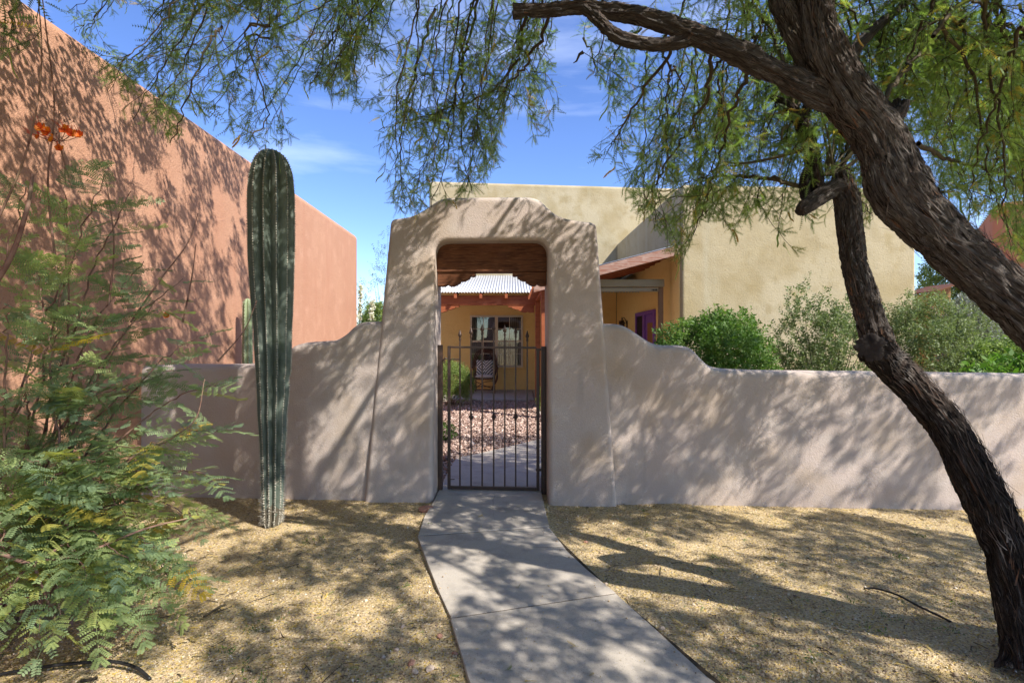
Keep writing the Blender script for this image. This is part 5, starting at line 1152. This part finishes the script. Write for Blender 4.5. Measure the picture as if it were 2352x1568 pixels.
# courtyard planting
shrub_px('leafy_shrub', 985, 1090, 832, 935, 12.0, 2600, (9, 0.035, 0.012, 0.10), M['leaf_lime'], 'rounded lime green shrub beside the patio in the courtyard', lump=0.18, upright=0.9)
shrub_px('small_plant', 1000, 1046, 968, 1018, 7.7, 170, (7, 0.035, 0.016, 0.06), M['leaf_bright'], 'small dark green plant in the courtyard gravel by the path', cat='plant', lump=0.4, stems_n=6)
shrub_px('small_plant', 1236, 1256, 890, 950, 10.6, 220, (7, 0.035, 0.016, 0.06), M['leaf_lime'], 'narrow yellow-green plant at the foot of the porch post', cat='plant', lump=0.3, stems_n=5)

# ================================================================== porch chair
chair = thing('willow_chair', 'dark bent-willow armchair with hooped back on the porch below the window', 'chair')
hx, hy = P(1113, 905, 14.55).x, 14.55
def T_(x, y, z): return (hx + x, hy + y, z + 0.06)
def stick(name, pts, r, seg=7): return MB().tube(spline([T_(*p) for p in pts], 8), r, seg).build(name, M['chair_wood'], chair, smooth=True)
for k, g in enumerate((0, 0.035, 0.07)):
    w = 0.35 - g; h = 1.20 - g
    stick('back_hoop', [(-w * 0.78, 0.10 + g * 0.3, 0.40), (-w, 0.20, 0.72), (-w * 0.82, 0.27, h - 0.14), (-w * 0.42, 0.30, h - 0.02), (0, 0.31, h), (w * 0.42, 0.30, h - 0.02), (w * 0.82, 0.27, h - 0.14), (w, 0.20, 0.72), (w * 0.78, 0.10 + g * 0.3, 0.40)], 0.016)
for k in range(9):
    x = -0.22 + 0.055 * k; stick('back_spindle', [(x * 0.8, 0.15, 0.42), (x, 0.24, 0.8), (x * 0.95, 0.28, 1.06 - abs(x) * 0.4)], 0.009, 6)
for s in (-1, 1):
    stick('leg', [(s * 0.30, -0.28, 0.0), (s * 0.29, -0.27, 0.25), (s * 0.29, -0.25, 0.62)], 0.020); stick('leg', [(s * 0.27, 0.24, 0.0), (s * 0.26, 0.20, 0.25), (s * 0.27, 0.16, 0.46)], 0.020)
    for g in (0, 0.032): stick('arm', [(s * (0.20 + g), -0.30, 0.10 + g), (s * (0.34 + g), -0.31, 0.40), (s * (0.37 - g * 0.4), -0.20, 0.66 - g), (s * 0.38, 0.0, 0.70 - g), (s * 0.34, 0.2, 0.72)], 0.015)
for z, y in ((0.10, -0.28), (0.38, -0.28), (0.38, 0.17), (0.14, 0.2)): stick('rung', [(-0.30, y, z), (0, y - 0.01, z + 0.005), (0.30, y, z)], 0.014)
stick('brace', [(-0.26, -0.28, 0.12), (0.0, -0.29, 0.30), (0.26, -0.28, 0.34)], 0.010); stick('brace', [(0.26, -0.28, 0.12), (0.0, -0.29, 0.22), (-0.26, -0.28, 0.34)], 0.010)
for k in range(8): stick('seat_slat', [(-0.28 + k * 0.08, -0.27, 0.40), (-0.27 + k * 0.077, 0.16, 0.40)], 0.012, 6)
def puff(name, c, sx, sy, sz, m, label, cat, rot=None):
    n = 14; u = np.linspace(-1, 1, n); X, Z = np.meshgrid(u, u); th = (1 - np.abs(X) ** 3.0) ** 0.5 * (1 - np.abs(Z) ** 3.0) ** 0.5
    A = np.stack([X * (1 - 0.06 * (1 - Z ** 2)), -th, Z * (1 - 0.06 * (1 - X ** 2))], -1).reshape(-1, 3); B = A * np.array([1, -1, 1]); V = np.vstack([A, B]) * np.array([sx, sy, sz])
    i = np.arange(n - 1)[:, None] * n; j = np.arange(n - 1)[None]; F = np.stack([i + j, i + j + 1, i + n + j + 1, i + n + j], -1).reshape(-1, 4)
    o = link(name, fast_mesh(name, V, np.vstack([F, F[:, ::-1] + n * n]), smooth=True), m); o.location = T_(*c)
    if rot: o.rotation_euler = rot
    return tag(o, label, cat)
puff('seat_cushion', (0, -0.06, 0.455), 0.27, 0.05, 0.24, M['cushion'], 'white seat cushion on the bent-willow chair', 'cushion', (math.radians(90), 0, 0))
puff('pillow', (0, 0.10, 0.70), 0.245, 0.07, 0.22, M['pillow'], 'black and white geometric pillow leaning on the willow chair back', 'pillow', (math.radians(-14), 0, 0))

# ================================================================== things lying about
def rock(name, c, s, m, label, seed, cat='rock', group=None):
    bm = bmesh.new(); bmesh.ops.create_icosphere(bm, subdivisions=2, radius=1.0)
    for v in bm.verts:
        p = np.array(v.co); v.co = Vector(p * (1 + 0.28 * float(fbm(p * 1.3 + seed, 3)))); v.co.x *= s[0]; v.co.y *= s[1]; v.co.z *= s[2]
    me = bpy.data.meshes.new(name); bm.to_mesh(me); bm.free(); o = link(name, me, m); o.location = c; o.rotation_euler = (0, 0, seed); return tag(o, label, cat, group)
g = G(979, 1172); rock('flat_rock', (g.x, g.y, 0.012), (0.085, 0.075, 0.030), M['rock_red'], 'flat reddish rock beside the path at the foot of the gateway', 0.4)
for k, (px, py, s) in enumerate([(1122, 1866 * 0.784 / 1.0, 0)] if False else [(945, 1528, 0.016), (953, 1545, 0.014), (988, 1542, 0.017), (1010, 1465, 0.015), (910, 1495, 0.012), (925, 1438, 0.012), (1045, 1510, 0.012), (880, 1512, 0.010), (1300, 1300, 0.012), (1345, 1245, 0.014), (1392, 1340, 0.012), (1520, 1440, 0.014)]):
    g = G(px, py); rock('stone', (g.x, g.y, ground_z(g.x, g.y) + s * 0.4), (s * 1.2, s, s * 0.7), M['rock_pale'] if k % 3 else M['rock_red'], 'small pale loose stone lying in the tan dirt beside the path' if k % 3 else 'small reddish loose stone lying in the tan dirt beside the path', 1.3 * k + 1, 'stone', 'pale loose stones beside the path' if k % 3 else 'reddish loose stones beside the path')
def ground_tube(name, pts, r, m, label, cat, arch_h=()):
    w = []
    for k, (px, py) in enumerate(pts):
        g = G(px, py); w.append((g.x, g.y, ground_z(g.x, g.y) + r + 0.004 + (arch_h[k] if k < len(arch_h) else 0)))
    return tag(MB().tube(spline(w, 10), r, 8).build(name, m, smooth=True), label, cat)
ground_tube('irrigation_tube', [(-60, 1562), (60, 1549), (150, 1541), (250, 1536), (310, 1541), (345, 1555)], 0.0075, M['rubber'], 'black irrigation tubing lying in the dirt beside the feathery shrub', 'tubing', (0, 0.01, 0.02, 0.03, 0.02, -0.005))
ground_tube('irrigation_tube', [(1985, 1350), (2010, 1354), (2060, 1374), (2110, 1398), (2150, 1417), (2185, 1432)], 0.006, M['rubber'], 'black irrigation tubing half buried in the dirt near the blackened trunk', 'tubing', (-0.008, 0.004, 0.008, 0.008, 0.004, -0.006))
ground_tube('fallen_stick', [(468, 1410), (490, 1398), (510, 1386), (518, 1385)], 0.006, M['twig'], 'short dark stick lying in the dirt below the feathery shrub', 'stick')
ground_tube('fallen_stick', [(185, 1566), (205, 1562), (225, 1556)], 0.006, M['twig'], 'dark stub of stick beside the irrigation tubing', 'stick')
# loose grains and fallen leaflets over the yard
def in_path(x, y):
    xl_ = np.interp(y, [2.25, 2.73, 3.885, 5.2], [-0.193, -0.327, -0.72, -0.725]); xr_ = np.interp(y, [2.25, 3.0, 4.07, 5.2], [0.859, 0.61, 0.298, 0.285]); return (x > xl_) & (x < xr_)
def yard(n, ymin=1.95, ymax=4.80):
    y = ymin + (ymax - ymin) * rng.random(n) ** 1.25; x = (rng.random(n) * 2 - 1) * (y * 1.05 + 0.1); m_ = (x > -3.5) & (y < wall_y(x) - 0.01); return x[m_], y[m_]
OCT = np.array([[1, 0, 0], [0, 1, 0], [-1, 0, 0], [0, -1, 0], [0.1, 0.1, 0.8], [0, 0, -0.7]], float); OF = np.array([[0, 1, 4], [1, 2, 4], [2, 3, 4], [3, 0, 4], [0, 3, 5], [2, 1, 5]])
x, y = yard(34000); m_ = (~in_path(x, y)) | (in_path(x, y) & ~(in_path(x - 0.10, y) & in_path(x + 0.10, y)) & (rng.random(len(x)) < 0.10)) | (rng.random(len(x)) < 0.004); x, y = x[m_], y[m_]; n = len(x); s = rng.gamma(2.5, 0.0011, n) + 0.0014; bg = Bag()
scatter(bg, (OCT, OF), np.stack([x, y, np.where(in_path(x, y), TOP, ground_z(x, y)) + s * 0.35], -1), rng.normal(0, 1, (n, 3)) * [1, 1, 0.3], rng.normal(0, 0.3, (n, 3)) + [0, 0, 1], s, np.clip(rng.normal(0.5, 0.24, n), 0, 1))
tag(bg.build('loose_grains', M['grain']), 'loose tan granite grains covering the front yard', 'gravel', kind='stuff')
x, y = yard(60000); dens = fbm(np.stack([x * 1.1, y * 1.1, x * 0 + 5], -1), 3); foot = np.clip((y - 3.9) / 0.8, 0, 1); m_ = ~in_path(x, y) & (rng.random(len(x)) < 0.55 + 0.5 * dens + 0.4 * foot); m_ |= in_path(x, y) & (rng.random(len(x)) < 0.012); x, y = x[m_], y[m_]; n = len(x)
z = np.where(in_path(x, y), TOP + 0.002, ground_z(x, y) + 0.003 + rng.random(n) * 0.004); bl_ = Bag()
scatter(bl_, blade(0.0095, 0.0042), np.stack([x, y, z], -1), rng.normal(0, 1, (n, 3)) * [1, 1, 0.25], rng.normal(0, 0.5, (n, 3)) + [0, 0, 1], rng.uniform(0.6, 1.4, n), rng.random(n) ** 1.2)
tag(bl_.build('leaf_litter', M['litter']), 'fallen yellow leaflets strewn over the front yard', 'leaf litter', kind='stuff')
x, y = yard(420); m_ = ~in_path(x, y); x, y = x[m_], y[m_]; tw = Bag()
for a, b in zip(x, y):
    an = rng.uniform(0, 6.28); L = rng.gamma(2.0, 0.022) + 0.015; z0 = float(ground_z(a, b)) + 0.004; dr = vec(math.cos(an), math.sin(an), 0)
    d = np.array([vec(a, b, z0), vec(a, b, z0 + rng.uniform(0, 0.006)) + dr * L * 0.5 + rng.normal(0, 0.003, 3) * [1, 1, 0], vec(a, b, z0) + dr * L]); V, F = tube_arrays(d, np.array([1.0, 0.9, 0.5]) * rng.uniform(0.0008, 0.0028), 5); tw.put(V, F)
tag(tw.build('twig_litter', M['twig']), 'bits of fallen twig strewn over the front yard', 'twigs', kind='stuff')
x, y = yard(700); m_ = (~in_path(x, y)) | (rng.random(len(x)) < 0.10); x, y = x[m_], y[m_]; n = len(x); fl_ = Bag()
scatter(fl_, FINE[0], np.stack([x, y, np.where(in_path(x, y), TOP, ground_z(x, y)) + 0.006], -1), rng.normal(0, 1, (n, 3)) * [1, 1, 0.05], rng.normal(0, 0.2, (n, 3)) + [0, 0, 1], rng.uniform(0.4, 0.9, n), rng.choice([0.1, 0.5, 0.8, 0.95, 1.0], n))
scatter(fl_, pod_t(), np.stack([x, y, ground_z(x, y) + 0.008], -1)[:60] + rng.normal(0, 0.2, (60, 3)) * [1, 1, 0], rng.normal(0, 1, (60, 3)) * [1, 1, 0.05], rng.normal(0, 0.2, (60, 3)) + [0, 0, 1], rng.uniform(0.5, 0.9, 60), rng.uniform(0.2, 0.9, 60))
tag(fl_.build('fallen_sprigs', M['litter']), 'fallen sprigs and pods lying over the front yard', 'leaf litter', kind='stuff')
# low green weeds coming up through the dirt
wd_ = Bag(); wx = []
for px, py in [(740, 1235), (700, 1245), (1490, 1225), (1640, 1278), (2060, 1280), (2110, 1230), (2190, 1390), (2010, 1440), (1865, 1520), (2180, 1450), (520, 1490), (590, 1440), (640, 1420), (560, 1530), (600, 1560), (930, 1350), (905, 1300), (1480, 1170), (2050, 1420), (1960, 1375)]:
    g = G(px, py); n = 26; q = np.stack([g.x + rng.normal(0, 0.03, n), g.y + rng.normal(0, 0.03, n), np.full(n, float(ground_z(g.x, g.y)) + 0.002)], -1); scatter(wd_, blade(0.022, 0.006), q, rng.normal(0, 0.8, (n, 3)) + [0, 0, 0.35], rng.normal(0, 1, (n, 3)), rng.uniform(0.6, 1.3, n), rng.random(n))
tag(wd_.build('weeds', M['leaf_bright']), 'tiny green weeds sprouting in the tan dirt', 'weeds', kind='stuff')
# crushed red rock in the courtyard
n = 19000; y = 5.25 + 7.6 * rng.random(n); x = -1.6 + 2.6 * rng.random(n) * 1.0; cl = np.interp(y, [5.2, 6.4, 6.63, 7.67], [-0.73, -0.7, -0.55, 0.36]); cr = np.interp(y, [5.2, 5.95, 6.7, 8.2], [0.30, 0.47, 1.2, 2.2]); m_ = ~((x > cl) & (x < cr) & (y < 7.67)); x, y = x[m_], y[m_]; n = len(x); s = rng.gamma(4, 0.0035, n) + 0.006; bg = Bag()
scatter(bg, (OCT, OF), np.stack([x, y, 0.006 + s * 0.35], -1), rng.normal(0, 1, (n, 3)), rng.normal(0, 1, (n, 3)), s, np.clip(rng.normal(0.5, 0.24, n), 0, 1))
tag(bg.build('crushed_rock', M['gravel_red']), 'crushed reddish rock covering the courtyard beyond the gate', 'gravel', kind='stuff')
